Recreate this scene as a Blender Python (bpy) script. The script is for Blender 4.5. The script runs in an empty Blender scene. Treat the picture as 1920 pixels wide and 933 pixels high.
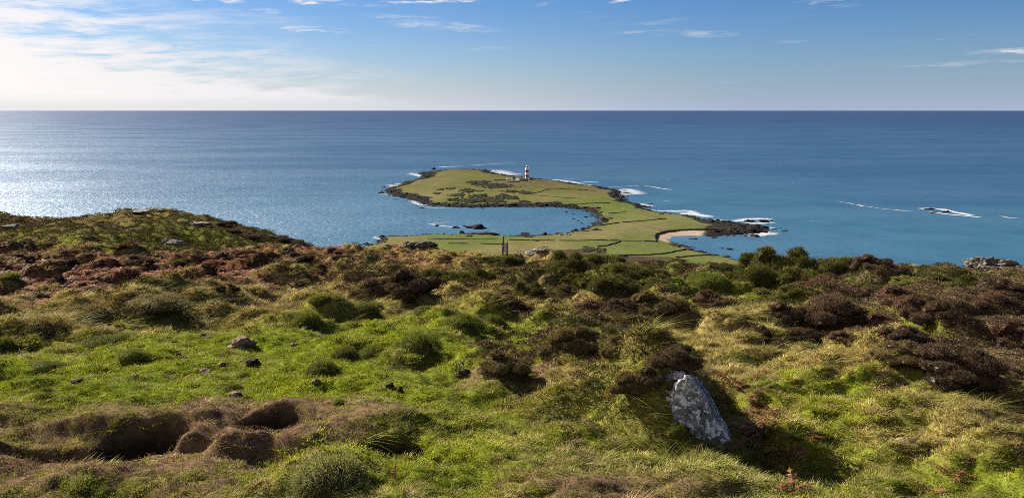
import bpy, math, random
import numpy as np
R = math.radians
rng = np.random.default_rng(11)
random.seed(5)
SC = bpy.context.scene
COL = SC.collection

# ------------------------------------------------------------------ camera, sky, sun, exposure
F = 1450.0            # focal length in photograph pixels (1920 wide)
PITCH = R(10.15)
EYE = 168.0           # eye height over the sea, metres
SUN_AZ, SUN_EL = R(-50.0), R(29.0)   # azimuth measured from +Y towards +X

cam = bpy.data.cameras.new('camera'); camo = bpy.data.objects.new('camera', cam); COL.objects.link(camo)
cam.sensor_width = 36.0; cam.lens = 36.0 * F / 1920.0
cam.clip_start = 0.1; cam.clip_end = 600000.0
camo.location = (0, 0, EYE); camo.rotation_euler = (math.pi / 2 - PITCH, 0, 0)
SC.camera = camo

world = bpy.data.worlds.new('World'); SC.world = world; world.use_nodes = True


class N:
    """tiny node-tree helper"""
    def __init__(s, tree): s.t = tree; s.n = tree.nodes; s.l = tree.links
    def new(s, typ, **kw):
        nd = s.n.new(typ)
        for k, v in kw.items(): setattr(nd, k, v)
        return nd
    def put(s, sock, v):
        if hasattr(v, 'is_linked'): s.l.new(v, sock)
        elif v is not None: sock.default_value = v
    def m(s, op, a, b=None, c=None, clamp=False):
        nd = s.new('ShaderNodeMath', operation=op); nd.use_clamp = clamp
        s.put(nd.inputs[0], a); s.put(nd.inputs[1], b); s.put(nd.inputs[2], c)
        return nd.outputs[0]
    def mix(s, f, a, b, mode='MIX'):
        nd = s.new('ShaderNodeMix', data_type='RGBA', blend_type=mode)
        s.put(nd.inputs[0], f)
        for i, v in ((6, a), (7, b)):
            if isinstance(v, tuple) and len(v) == 3: v = (*v, 1)
            s.put(nd.inputs[i], v)
        return nd.outputs[2]
    def ss(s, x, a, b):
        nd = s.new('ShaderNodeMapRange', interpolation_type='SMOOTHSTEP')
        s.put(nd.inputs[0], x); s.put(nd.inputs[1], a); s.put(nd.inputs[2], b)
        return nd.outputs[0]
    def noise(s, vec, scale, detail=4, rough=.5, out=0, dist=0.0):
        nd = s.new('ShaderNodeTexNoise')
        if vec is not None: s.l.new(vec, nd.inputs['Vector'])
        nd.inputs['Scale'].default_value = scale; nd.inputs['Detail'].default_value = detail
        nd.inputs['Roughness'].default_value = rough; nd.inputs['Distortion'].default_value = dist
        return nd.outputs[out]


def build_world():
    k = N(world.node_tree); k.n.clear()
    sky = k.new('ShaderNodeTexSky', sky_type='NISHITA'); sky.sun_disc = False
    sky.sun_elevation = SUN_EL; sky.sun_rotation = SUN_AZ
    sky.altitude = 150; sky.air_density = 1.0; sky.dust_density = .35; sky.ozone_density = 2.2
    tc = k.new('ShaderNodeTexCoord').outputs['Generated']
    sp = k.new('ShaderNodeSeparateXYZ'); k.l.new(tc, sp.inputs[0])
    x, y, z = sp.outputs
    az = k.m('ARCTAN2', x, y); el = k.m('ARCSINE', z)
    def vec(a, b, c=0.0):
        nd = k.new('ShaderNodeCombineXYZ'); k.put(nd.inputs[0], a); k.put(nd.inputs[1], b); k.put(nd.inputs[2], c); return nd.outputs[0]
    tilt = k.m('ADD', el, k.m('MULTIPLY', az, -.03))
    v1 = vec(k.m('MULTIPLY', az, 7.0), k.m('MULTIPLY', tilt, 55.0))
    n1 = k.noise(v1, 1.0, 9, .62, dist=.5)
    v2 = vec(k.m('MULTIPLY', az, 19.0), k.m('MULTIPLY', tilt, 150.0), 3.3)
    n2 = k.noise(v2, 1.0, 6, .62, dist=.3)
    v3 = vec(k.m('MULTIPLY', az, 3.0), k.m('MULTIPLY', tilt, 22.0), 8.1)
    n3 = k.noise(v3, 1.0, 3, .5)
    # the cirrus bank on the sun's side; its edge runs lower towards the right
    edge = k.m('SUBTRACT', k.m('SUBTRACT', k.m('MULTIPLY_ADD', el, -2.5, -.05), az), k.m('MULTIPLY_ADD', n3, .5, -.25))
    bank = k.ss(edge, -.05, .20)
    dens = k.m('ADD', k.m('MULTIPLY', n1, .62), k.m('MULTIPLY', n2, .40))
    body = k.ss(k.m('ADD', dens, k.m('MULTIPLY', k.ss(edge, .05, .45), .16)), .42, .62)
    c_bank = k.m('MULTIPLY', k.m('MULTIPLY', bank, body), k.m('MULTIPLY_ADD', k.ss(edge, .1, .5), .14, .86))
    # thin stray streaks elsewhere
    v4 = vec(k.m('MULTIPLY', az, 9.0), k.m('MULTIPLY', tilt, 170.0), 5.7)
    n4 = k.noise(v4, 1.0, 5, .6, dist=.4)
    gate = k.noise(vec(k.m('MULTIPLY', az, 3.5), k.m('MULTIPLY', el, 40.0), 1.9), 1.0, 2, .5)
    stray = k.m('MULTIPLY', k.m('MULTIPLY', k.ss(n4, .58, .74), k.ss(gate, .5, .66)), .2)
    tot = k.m('MAXIMUM', c_bank, stray)
    n6 = k.noise(vec(k.m('MULTIPLY', az, 55.0), k.m('MULTIPLY', tilt, 520.0), 7.7), 1.0, 5, .65, dist=.5)
    fray = k.m('MULTIPLY', k.ss(n2, .36, .60), k.ss(n6, .30, .58))
    # single small clouds: (azimuth, elevation, half length, half thickness, slope, strength)
    def px(a, b): return math.atan((a - 960) / F), math.atan((466.5 - b) / F) - 0 , 0
    for (cx, cy, w, h, sl, st) in [(515, 32, 30, 7, .01, .9), (420, 10, 60, 6, .0, .8), (600, 62, 70, 6, .03, .85), (605, 12, 55, 8, -.02, .8),
                                   (820, 14, 110, 4, -.02, .9), (830, 56, 120, 10, .05, .4), (1178, 6, 50, 5, -.2, .75), (1018, 18, 22, 4, -.2, .45),
                                   (1250, 68, 120, 6, .02, .3), (1540, 11, 80, 3, -.03, .35), (1890, 99, 90, 6, -.03, .65), (1340, 72, 60, 4, 0, .25),
                                   (1780, 122, 120, 4, -.02, .22), (700, 22, 70, 4, .02, .45), (990, -3, 60, 8, 0, .6), (760, 40, 90, 4, .03, .3)]:
        a0 = math.atan((cx - 960) / F); e0 = math.atan((207 - cy) / F * math.cos(a0))
        da = k.m('SUBTRACT', az, a0)
        de = k.m('SUBTRACT', k.m('ADD', el, k.m('MULTIPLY', da, sl)), e0)
        de = k.m('ADD', de, k.m('ADD', k.m('MULTIPLY_ADD', n2, .012, -.006), k.m('MULTIPLY_ADD', n6, .005, -.0025)))
        qa = k.m('POWER', k.m('ABSOLUTE', k.m('DIVIDE', da, w / F)), 2.0); qe = k.m('POWER', k.m('ABSOLUTE', k.m('DIVIDE', de, h / F)), 2.0)
        q = k.m('ADD', qa, qe)
        e = k.m('MULTIPLY', k.m('MULTIPLY', k.ss(k.m('SUBTRACT', 1.0, q), 0.0, .9), st * 1.25), fray)
        tot = k.m('MAXIMUM', tot, e)
    tot = k.m('MULTIPLY', tot, k.ss(z, 0.0, .02))
    # whitish air along the horizon
    cloud = k.mix(k.ss(az, -.95, .1), (6.3, 5.85, 5.65), (4.632, 4.710, 4.946))
    hs = k.new('ShaderNodeHueSaturation'); hs.inputs['Saturation'].default_value = SKY_SAT; hs.inputs['Value'].default_value = 1.0
    k.l.new(sky.outputs[0], hs.inputs['Color'])
    skyc = k.mix(1.0, hs.outputs[0], SKY_TINT, 'MULTIPLY')
    sx, sy = math.sin(SUN_AZ), math.cos(SUN_AZ)
    toward = k.m('DIVIDE', k.m('ADD', k.m('MULTIPLY', x, sx), k.m('MULTIPLY', y, sy)), k.m('SQRT', k.m('ADD', k.m('MULTIPLY', x, x), k.m('MULTIPLY', y, y))))
    air = k.mix(k.ss(toward, .35, 1.0), AIR_AWAY, AIR_SUN)
    skyc = k.mix(k.m('POWER', 2.718, k.m('DIVIDE', k.m('MAXIMUM', el, 0.0), -.055)), skyc, air)
    col = k.mix(tot, skyc, cloud)
    bg = k.new('ShaderNodeBackground'); k.l.new(col, bg.inputs[0]); bg.inputs[1].default_value = SKY_STRENGTH
    out = k.new('ShaderNodeOutputWorld'); k.l.new(bg.outputs[0], out.inputs[0])


SKY_SAT, SKY_TINT, SKY_STRENGTH = 1.3, (0.204, 0.338, 0.534), 0.05
AIR_AWAY, AIR_SUN = (2.276, 2.748, 3.690), (5.0, 4.75, 4.85)
build_world()

sun = bpy.data.lights.new('sun', 'SUN'); suno = bpy.data.objects.new('sun', sun); COL.objects.link(suno)
sun.energy = 5.0; sun.angle = R(.5); sun.color = (1.0, .93, .82)
suno.rotation_euler = (math.pi / 2 - SUN_EL, 0, math.pi - SUN_AZ)
SC.view_settings.view_transform = 'Standard'; SC.view_settings.look = 'None'
SC.view_settings.exposure = 1.8; SC.view_settings.gamma = 1.0
SC.cycles.use_denoising = False; SC.cycles.filter_width = .85
SC.cycles.max_bounces = 5; SC.cycles.diffuse_bounces = 2; SC.cycles.glossy_bounces = 2
SC.cycles.transmission_bounces = 3; SC.cycles.transparent_max_bounces = 12
SC.cycles.caustics_reflective = False; SC.cycles.caustics_refractive = False


# ------------------------------------------------------------------ numeric helpers
def smooth(t): t = np.clip(t, 0, 1); return t * t * (3 - 2 * t)

def _hash(ix, iy, seed):
    h = (ix.astype(np.int64) * 374761393 + iy.astype(np.int64) * 668265263 + seed * 144665) & 0xFFFFFFFF
    h = ((h ^ (h >> 13)) * 1274126177) & 0xFFFFFFFF
    h = (h ^ (h >> 16)) & 0xFFFFFFFF
    return h

def noise(x, y, seed=0):
    """gradient noise about -1..1"""
    x0 = np.floor(x); y0 = np.floor(y); fx = x - x0; fy = y - y0
    def g(dx, dy):
        a = _hash(x0 + dx, y0 + dy, seed) * (2 * np.pi / 4294967296.0)
        return np.cos(a) * (fx - dx) + np.sin(a) * (fy - dy)
    sx = fx * fx * fx * (fx * (fx * 6 - 15) + 10); sy = fy * fy * fy * (fy * (fy * 6 - 15) + 10)
    a = g(0, 0); b = g(1, 0); c = g(0, 1); d = g(1, 1)
    return 1.5 * ((a + sx * (b - a)) * (1 - sy) + (c + sx * (d - c)) * sy)

def fbm(x, y, o=4, seed=0, gain=.5):
    s = 0; a = 1; t = 0
    for i in range(o):
        s = s + a * noise(x, y, seed + i * 17); t += a; a *= gain; x = x * 2.03 + 3.1; y = y * 2.03 - 1.7
    return s / t

A = lambda v: np.asarray(v, float)


# ------------------------------------------------------------------ the hill: one height function
HX = A([-400, -100, -82, -76, -69, -62, -58, -54, -48, -41, -35, -30, -24, -15, 0, 400])
HZ = A([12, 8.0, 6.4, 6.2, 7.1, 8.9, 9.4, 9.1, 8.1, 6.3, 4.3, 2.5, 1.0, .2, 0, 0])

def baseD(x, y):
    x = A(x); y = A(y)
    yy = np.maximum(y, 0.0); s = x / np.maximum(y, 3.0)
    c = .132 + .022 * smooth((s + .2) / .5)
    q = np.minimum(yy, 110.0)
    D = 1.7 + c * np.maximum(y, -80.0) + .0005 * q * q + np.maximum(yy - 110, 0) * .11
    sy = np.where(y < 128, 32.0, 42.0)
    xs = x * 128.0 / np.maximum(np.where(y < 128, y * .5 + 64, y), 20)
    D = D - np.interp(xs, HX, HZ) * np.exp(-.5 * ((y - 128) / sy) ** 2)
    D = D - 3.2 * np.exp(-((x + 71) / 7.5) ** 2 - ((y - 96) / 12.0) ** 2)
    D = D - .9 * np.exp(-((x + 9.5) / 6.0) ** 2 - ((y - 72) / 9.0) ** 2)
    return D

def survey(x, y):
    """place on the smooth hill -> where a survey photograph shows it (u, v in 1920 px)"""
    x = A(x); y = A(y); yc = np.maximum(y, 1.2); D = baseD(x, yc)
    v = 466.5 + F * np.tan(np.clip(np.arctan2(D, yc) - PITCH, -1.2, 1.2))
    u = 960 + F * x / (yc * math.cos(PITCH) + D * math.sin(PITCH))
    return u, v

def base_at(u, v):
    """ground point on the smooth hill seen at photograph pixel (u, v)"""
    b = (466.5 - v) / F; dy = math.cos(PITCH) + b * math.sin(PITCH); dz = -math.sin(PITCH) + b * math.cos(PITCH); dx = (u - 960) / F
    ys = np.geomspace(2.0, 130, 900)
    g = ys * (-dz / dy) - baseD(ys * dx / dy, ys)
    i = np.argmax(g > 0)
    if not (g > 0).any(): i = int(np.argmax(g))
    return ys[i] * dx / dy, ys[i]

# mounds and hollows: (u, v, half width px, half depth px, height m, edge power)
MOUNDS = [
    # burrows at the lower left
    (640, 803, 150, 28, .17, 2.4), (410, 800, 125, 24, .13, 2.2), (120, 802, 180, 20, .13, 2.4),
    (270, 836, 72, 20, -.78, 3.0), (60, 862, 160, 17, -.50, 2.8), (502, 824, 54, 18, -.62, 2.8), (565, 842, 72, 16, .11, 2.0),
    (452, 848, 48, 15, .14, 2.0), (352, 838, 56, 13, .09, 2.0), (365, 852, 60, 5, -.07, 2.0), (738, 854, 60, 14, -.32, 2.8),
    (60, 905, 150, 24, .10, 1.8), (300, 905, 170, 26, .05, 1.8), (100, 760, 60, 7, .03, 1.5),
    (612, 910, 92, 40, .10, 1.8),
    # centre
    (960, 712, 110, 38, 0.203, 1.75), (1100, 725, 90, 40, 0.095, 1.65), (1000, 770, 200, 40, 0.054, 1.55), (1090, 660, 100, 36, 0.175, 1.75),
    (1140, 655, 90, 30, 0.121, 1.75), (870, 612, 60, 24, 0.230, 1.85), (960, 640, 90, 26, 0.081, 1.75), (770, 650, 95, 28, 0.162, 1.85),
    (650, 660, 60, 22, 0.135, 1.85), (605, 692, 50, 22, 0.108, 1.85), (580, 608, 60, 20, 0.148, 1.85), (1180, 760, 140, 60, 0.148, 1.75),
    (1250, 725, 90, 40, 0.135, 1.85), (1195, 800, 75, 36, .13, 2.0), (1222, 782, 62, 46, .20, 2.2), (1218, 812, 62, 34, .20, 2.2), (1215, 770, 70, 50, 0.148, 1.85), (1390, 668, 70, 26, 0.148, 1.85), (1130, 925, 100, 26, 0.068, 1.85), (985, 905, 60, 22, 0.048, 1.85), (1100, 872, 90, 16, 0.034, 1.75),
    (1320, 930, 130, 30, 0.054, 1.75),
    # left bank with long grass
    (160, 600, 120, 28, 0.257, 1.85), (310, 592, 95, 26, 0.270, 1.85), (230, 640, 150, 14, 0.081, 1.75), (20, 650, 60, 26, 0.148, 1.85), (250, 675, 60, 14, 0.054, 1.75),
    (90, 695, 80, 10, 0.048, 1.75),
    # right bank, hollows
    (1560, 725, 160, 26, 0.121, 1.75), (1680, 790, 180, 24, 0.148, 1.75), (1780, 720, 170, 40, 0.230, 1.85), (1600, 780, 120, 16, 0.095, 1.85),
    (1440, 830, 80, 50, 0.121, 1.75), (1500, 870, 110, 40, -0.130, 1.75), (1390, 800, 40, 60, -0.113, 1.85), (1870, 830, 120, 40, 0.121, 1.85), (1690, 850, 120, 14, 0.041, 1.75), (1650, 905, 160, 30, -0.081, 1.75),
    (1200, 860, 120, 40, -0.041, 1.75), (1330, 612, 160, 40, 0.169, 1.75), (1180, 590, 120, 24, 0.169, 1.85), (1560, 612, 140, 30, 0.203, 1.85), (1780, 600, 120, 26, 0.203, 1.85),
    (1480, 500, 140, 26, 0.338, 1.85), (740, 552, 120, 26, 0.203, 1.85), (860, 520, 80, 20, 0.169, 1.85), (1080, 505, 90, 18, 0.203, 1.85),
]
MOUND_W = []
for (u, v, hw, hd, h, p) in MOUNDS:
    x0, y0 = base_at(u, v); xa, ya = base_at(u, v - hd); xb, yb = base_at(u, v + hd)
    MOUND_W.append((x0, (ya + yb) / 2, hw * y0 * 1.03 / F, max(abs(ya - yb) / 2, .05), h, p))

ZK = 6   # 0 lush 1 rough tan grass 2 dead turf 3 heather 4 bracken 5 green scrub
BLOBS = [
    (330, 690, 330, 60, 0, 2.2), (120, 750, 240, 60, 0, 2.0), (640, 650, 170, 50, 0, 1.6), (560, 725, 260, 36, 0, 1.8), (770, 770, 130, 26, 0, 1.8), (860, 700, 120, 40, 0, 1.2),
    (880, 800, 150, 40, 0, .9), (1000, 840, 280, 60, 0, 1.5), (1250, 870, 200, 50, 0, .9), (830, 890, 130, 34, 0, 2.2), (900, 650, 230, 46, 0, 1.5), (1345, 560, 110, 26, 0, 5.0), (1200, 545, 100, 30, 0, 1.0), (1290, 520, 60, 14, 0, 1.5),
    (1420, 578, 90, 16, 0, 4.0), (1600, 605, 90, 14, 0, 1.2), (1720, 635, 120, 20, 0, 1.3), (1560, 820, 200, 50, 0, 1.4), (1650, 900, 220, 44, 0, 1.5), (1850, 900, 120, 44, 0, 1.4), (1750, 850, 240, 70, 1, 1.2), (1450, 745, 120, 24, 0, 1.5), (1560, 770, 180, 26, 0, 1.0),
    (250, 425, 250, 30, 3, 1.0), (300, 430, 250, 30, 5, 1.0), (330, 430, 110, 22, 0, .7), (400, 438, 90, 16, 0, .8), (150, 475, 140, 20, 0, .9), (470, 448, 110, 14, 5, 1.4), (540, 458, 80, 12, 3, 1.2), (80, 440, 90, 18, 0, .8), (700, 470, 70, 10, 0, .9), (140, 560, 200, 10, 0, .4),
    (350, 778, 420, 22, 2, 2.0), (120, 815, 220, 26, 2, 2.4), (560, 810, 250, 36, 2, 3.0), (60, 900, 220, 40, 2, 2.6), (330, 885, 220, 45, 2, 2.2), (175, 868, 55, 8, 0, 3.0), (190, 925, 50, 12, 0, 2.8), (450, 905, 36, 9, 0, 2.4), (320, 912, 60, 7, 0, 1.2), (130, 772, 50, 6, 0, 2.5), (450, 840, 130, 20, 2, 2.0), (740, 697, 60, 9, 2, 2.2), (930, 728, 70, 26, 2, 1.8),
    (1000, 745, 130, 16, 2, 1.6), (760, 735, 60, 8, 2, 1.2), (960, 855, 60, 40, 2, 1.4), (1100, 872, 100, 16, 2, 3.4), (1180, 922, 160, 28, 2, 3.8), (985, 908, 50, 20, 2, 2.0), (900, 800, 70, 10, 2, .9), (210, 765, 160, 9, 2, 1.2),
    (1880, 772, 60, 20, 2, 1.5), (1690, 830, 60, 7, 2, 1.5), (640, 645, 0.1, 1, 2, 0), (950, 640, 60, 9, 2, .9),
    (400, 585, 420, 40, 1, 1.3), (80, 620, 160, 40, 1, 1.5), (560, 560, 300, 30, 1, 1.0), (1000, 590, 300, 40, 1, .6), (1330, 640, 240, 50, 1, 1.6), (1600, 720, 260, 40, 1, .8), (1400, 690, 160, 40, 1, 1.3), (1250, 800, 200, 60, 1, 1.1),
    (1850, 820, 160, 50, 1, 1.0), (1100, 800, 200, 60, 1, .7), (1050, 475, 260, 14, 1, 1.2), (850, 500, 260, 26, 1, .7), (1850, 505, 140, 16, 1, 1.6), (1250, 900, 260, 50, 1, 1.0), (230, 410, 200, 24, 1, .8), (520, 440, 120, 20, 1, .8), (1250, 760, 90, 26, 1, 1.4),
    (110, 530, 240, 46, 4, 2.2), (350, 520, 200, 24, 4, 2.0), (300, 545, 140, 18, 4, 1.6), (560, 500, 220, 22, 4, 1.3), (760, 472, 170, 18, 4, 1.5), (900, 492, 260, 16, 4, 1.2), (20, 470, 120, 30, 4, .9), (1170, 480, 60, 12, 4, 1.0), (1420, 800, 40, 60, 4, 1.2), (560, 470, 120, 14, 4, .9),
    (1720, 560, 260, 50, 3, .6), (1700, 590, 260, 40, 1, .9), (1640, 600, 240, 30, 0, .6), (1500, 590, 140, 30, 3, .8), (1800, 620, 200, 50, 3, .6), (1600, 525, 240, 26, 5, 1.0), (1450, 560, 120, 26, 5, .8), (1780, 710, 160, 26, 3, 1.6), (1620, 540, 200, 30, 3, 1.0), (1250, 690, 80, 26, 3, 1.6), (960, 700, 100, 30, 3, 1.6), (1190, 755, 100, 40, 3, 1.5), (1065, 660, 100, 30, 5, 1.5), (1170, 790, 110, 36, 5, 1.0), (1140, 640, 80, 26, 3, 1.0), (1280, 510, 120, 20, 3, .8), (1100, 640, 90, 26, 3, .9),
    (730, 545, 160, 30, 3, .9), (150, 490, 200, 24, 3, .5), (480, 430, 130, 18, 3, .9), (60, 420, 80, 20, 3, .9), (1220, 590, 100, 22, 3, 1.0), (950, 560, 90, 26, 3, .8), (1900, 650, 80, 50, 3, 1.2),
    (1480, 510, 160, 34, 5, 1.6), (1150, 525, 160, 26, 5, .9), (870, 525, 110, 20, 5, .6), (960, 490, 240, 22, 1, 1.1), (1050, 500, 200, 16, 3, .8), (1780, 520, 120, 14, 5, .9), (300, 600, 120, 26, 5, .9), (612, 915, 80, 26, 5, .7), (1480, 880, 100, 50, 5, .9), (1180, 780, 130, 50, 5, .8), (420, 465, 200, 20, 5, .6),
]
BL = A(BLOBS)

def zones(x, y):
    u, v = survey(x, y)
    lx = x / np.maximum(y, 2.0) * 14; ly = np.log(np.maximum(y, 1.5)) * 9
    u = u + 55 * fbm(lx, ly, 4, 3); v = v + np.clip((v - 430) * .09, 4, 22) * fbm(lx * 1.3, ly * 1.3, 4, 31)
    W = np.full((len(u), ZK), 0.0); W[:, 1] = .32; W[:, 0] = .26
    W[:, 0] += .35 * smooth((v - 600) / 150)
    for (cx, cy, rx, ry, kk, w) in BL:
        if kk == 4: w = w * 1.15
        sel = (np.abs(u - cx) < 2.4 * rx) & (np.abs(v - cy) < 2.4 * ry)
        if not sel.any(): continue
        W[sel, int(kk)] += w * np.exp(-((u[sel] - cx) / rx) ** 2 - ((v[sel] - cy) / ry) ** 2)
    lb = 1 - .75 * np.exp(-((u - 250) / 330) ** 2 - ((v - 530) / 40) ** 2)
    dm = lb * domes(x, y, 2.9, 301) * smooth((y - 9) / 10) + .6 * domes(x, y, 1.25, 302) * smooth((y - 6) / 8) * (1 - smooth((y - 40) / 30))
    rt = smooth((u - 800) / 500)
    W[:, 3] += dm * (.25 + .65 * rt); W[:, 5] += dm * (.34 - .04 * rt); W[:, 1] += .25 * dm; W[:, 4] *= np.clip(1.25 - dm, .3, 1.2)
    for kk in range(ZK):
        W[:, kk] *= np.exp(.9 * fbm(lx * 2.2, ly * 2.2, 3, 60 + kk * 7))
    W = W ** 2.0
    return W / (W.sum(1, keepdims=True) + 1e-9)

def domes(x, y, cell, seed):
    """height 0..1 of a scatter of rounded hummocks"""
    gx_, gy_ = x / cell, y / cell; ix, iy = np.floor(gx_), np.floor(gy_); best = np.zeros_like(gx_)
    for dx in (-1, 0, 1):
        for dy in (-1, 0, 1):
            h1 = _hash(ix + dx, iy + dy, seed) / 4294967296.0; h2 = _hash(ix + dx, iy + dy, seed + 1) / 4294967296.0; h3 = _hash(ix + dx, iy + dy, seed + 2) / 4294967296.0
            r = .30 + .38 * h3; q = ((gx_ - ix - dx - h1) ** 2 + 1.3 * (gy_ - iy - dy - h2) ** 2) / (r * r)
            best = np.maximum(best, np.where(((h1 * 7.13 + h3 * 3.7) % 1.0) < .72, np.clip(1 - q * q, 0, 1) ** .8 * (.45 + .55 * h2), 0))
    return best

def H(x, y, detail=True):
    x = A(x); y = A(y)
    D = baseD(x, y)
    near = smooth((y - 3.0) / 9.0)
    s = x / np.maximum(y, 3.0)
    lawn = np.exp(-((s + .42) / .28) ** 2 - ((y - 8.5) / 4.0) ** 2)
    g = (.25 + .75 * near) * (1 - .75 * lawn)
    far = smooth((y - 12) / 30)
    h = .55 * far * fbm(x / 9, y / 9, 2, 2)
    h = h + g * (.34 * np.abs(noise(x / 2.6, y / 2.2, 5)) + .17 * np.abs(noise(x / 1.2 + 7, y / 1.1, 9)) - .1)
    h = h + far * .5 * (np.abs(noise(x / 5.5, y / 5, 15)) - .3)
    h = h + g * (smooth((y - 9) / 16) * .62 * (1 - .5 * smooth((y - 75) / 30)) * (domes(x, y, 2.9, 301) - .35) + smooth((y - 4.5) / 6) * .26 * (domes(x, y, 1.25, 302) - .3)) + (.35 + .65 * g) * .075 * domes(x, y, .52, 303)
    if detail:
        h = h + (.5 + .5 * g) * (.10 * noise(x / .55, y / .5, 21) + .06 * np.abs(noise(x / .24, y / .2, 22))) + .008 * noise(x / .08, y / .08, 23) * (y < 12)
    rl = smooth((s - .16) / .2) * (1 - smooth((y - 10) / 6)) * smooth((y - 3) / 1.5)
    h = h + rl * (.11 * np.abs(noise((x + .5 * y) / 1.3, (y - .4 * x) / .6, 61)) + .10 * np.abs(noise((x + .5 * y) / .6, (y - .4 * x) / .3, 62)) - .08)
    z = EYE - D + h
    for (mx, my, rx, ry, mh, p) in MOUND_W:
        q = ((x - mx) / rx) ** 2 + ((y - my) / ry) ** 2
        z = z + np.where(q < 6, mh * np.exp(-.7 * np.minimum(q, 30) ** p), 0)
    return z

def at(u, v, far=160.0, lo=2.5):
    """first point of the built hill on the line of sight through photograph pixel (u, v)"""
    b = (466.5 - v) / F; dy = math.cos(PITCH) + b * math.sin(PITCH); dz = -math.sin(PITCH) + b * math.cos(PITCH); dx = (u - 960) / F
    ys = np.geomspace(lo, far, 1500); xs = ys * dx / dy
    g = H(xs, ys, False) - (EYE + ys * dz / dy)
    ok = g > 0
    i = int(np.argmax(ok)) if ok.any() else int(np.argmax(g))
    return float(xs[i]), float(ys[i])

def hz(x, y): return float(H(A([x]), A([y]))[0])


# ------------------------------------------------------------------ mesh and object helpers
def np_mesh(name, V, Fc, smooth_=False):
    V = A(V); Fc = np.asarray(Fc, np.int32); k = Fc.shape[1]
    me = bpy.data.meshes.new(name)
    me.vertices.add(len(V)); me.vertices.foreach_set('co', V.astype(np.float32).ravel())
    me.loops.add(Fc.size); me.loops.foreach_set('vertex_index', Fc.ravel())
    me.polygons.add(len(Fc)); me.polygons.foreach_set('loop_start', np.arange(0, Fc.size, k, dtype=np.int32))
    me.update(calc_edges=True)
    me.polygons.foreach_set('use_smooth', np.full(len(Fc), smooth_, bool))
    return me

def attr(me, name, data, typ='FLOAT', dom='POINT'):
    a = me.attributes.new(name, typ, dom); d = np.asarray(data, np.float32)
    key = {'FLOAT': 'value', 'FLOAT_COLOR': 'color', 'FLOAT_VECTOR': 'vector'}[typ]
    if typ == 'FLOAT_COLOR' and d.shape[1] == 3: d = np.concatenate([d, np.ones((len(d), 1), np.float32)], 1)
    a.data.foreach_set(key, d.ravel())

def obj(name, me, mat=None, parent=None, loc=None, kind=None):
    o = bpy.data.objects.new(name, me); COL.objects.link(o)
    if mat is not None:
        if len(me.materials) == 0: me.materials.append(mat)
    if parent: o.parent = parent
    if loc is not None: o.location = loc
    if kind: o['kind'] = kind
    return o

def tag(o, label, cat, group=None):
    o['label'] = label; o['category'] = cat
    if group: o['group'] = group
    return o

def thing(name, label, cat, loc, rz=0.0, group=None):
    e = bpy.data.objects.new(name, None); COL.objects.link(e); e.location = loc; e.rotation_euler = (0, 0, rz)
    e.empty_display_size = .2
    return tag(e, label, cat, group)

class MB:
    """collects convex pieces into one polygon mesh"""
    def __init__(s): s.v = []; s.f = []
    def add(s, v, f):
        b = len(s.v); s.v += [tuple(map(float, q)) for q in v]; s.f += [tuple(i + b for i in q) for q in f]
    def box(s, x0, x1, y0, y1, z0, z1):
        s.add([(x0, y0, z0), (x1, y0, z0), (x1, y1, z0), (x0, y1, z0), (x0, y0, z1), (x1, y0, z1), (x1, y1, z1), (x0, y1, z1)],
              [(3, 2, 1, 0), (4, 5, 6, 7), (0, 1, 5, 4), (1, 2, 6, 5), (2, 3, 7, 6), (3, 0, 4, 7)])
    def frustum(s, n, r0, r1, z0, z1, rot=0.0, cx=0, cy=0, sq=1.0):
        a = [rot + 2 * math.pi * i / n for i in range(n)]
        v = [(cx + r0 * math.cos(t), cy + r0 * math.sin(t) * sq, z0) for t in a] + [(cx + r1 * math.cos(t), cy + r1 * math.sin(t) * sq, z1) for t in a]
        s.add(v, [tuple(range(n - 1, -1, -1)), tuple(range(n, 2 * n))] + [(i, (i + 1) % n, n + (i + 1) % n, n + i) for i in range(n)])
    def bar(s, p, q, r, n=6, r1=None):
        p = A(p); q = A(q); d = q - p; d /= np.linalg.norm(d); h = A([0, 0, 1]) if abs(d[2]) < .9 else A([1, 0, 0])
        a = np.cross(d, h); a /= np.linalg.norm(a); b = np.cross(d, a); r1 = r if r1 is None else r1
        ang = [2 * math.pi * i / n for i in range(n)]
        v = [p + r * (a * math.cos(t) + b * math.sin(t)) for t in ang] + [q + r1 * (a * math.cos(t) + b * math.sin(t)) for t in ang]
        s.add(v, [tuple(range(n)), tuple(range(2 * n - 1, n - 1, -1))] + [(i, n + i, n + (i + 1) % n, (i + 1) % n) for i in range(n)])
    def mesh(s, name):
        me = bpy.data.meshes.new(name); me.from_pydata(s.v, [], s.f); me.update(); return me
    def build(s, name, mat, parent=None, loc=None): return obj(name, s.mesh(name), mat, parent, loc)


# ------------------------------------------------------------------ materials
def mat(name):
    m = bpy.data.materials.new(name); m.use_nodes = True; k = N(m.node_tree); k.n.clear()
    o = k.new('ShaderNodeOutputMaterial'); return m, k, o.inputs[0]

def simple(name, c, rough=.8, var=.3, scale=6.0, bump=.3, bscale=None):
    m, k, out = mat(name)
    tc = k.new('ShaderNodeTexCoord').outputs['Object']
    n = k.noise(tc, scale, 6, .6)
    a = tuple(v * (1 - var) for v in c); b = tuple(min(1, v * (1 + var)) for v in c)
    p = k.new('ShaderNodeBsdfPrincipled'); k.l.new(k.mix(n, a, b), p.inputs['Base Color']); p.inputs['Roughness'].default_value = rough
    p.inputs['Specular IOR Level'].default_value = .04
    if bump:
        bn = k.new('ShaderNodeBump'); bn.inputs['Strength'].default_value = bump; k.l.new(k.noise(tc, bscale or scale * 3, 6, .6), bn.inputs['Height']); k.l.new(bn.outputs[0], p.inputs['Normal'])
    k.l.new(p.outputs[0], out); return m

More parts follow.
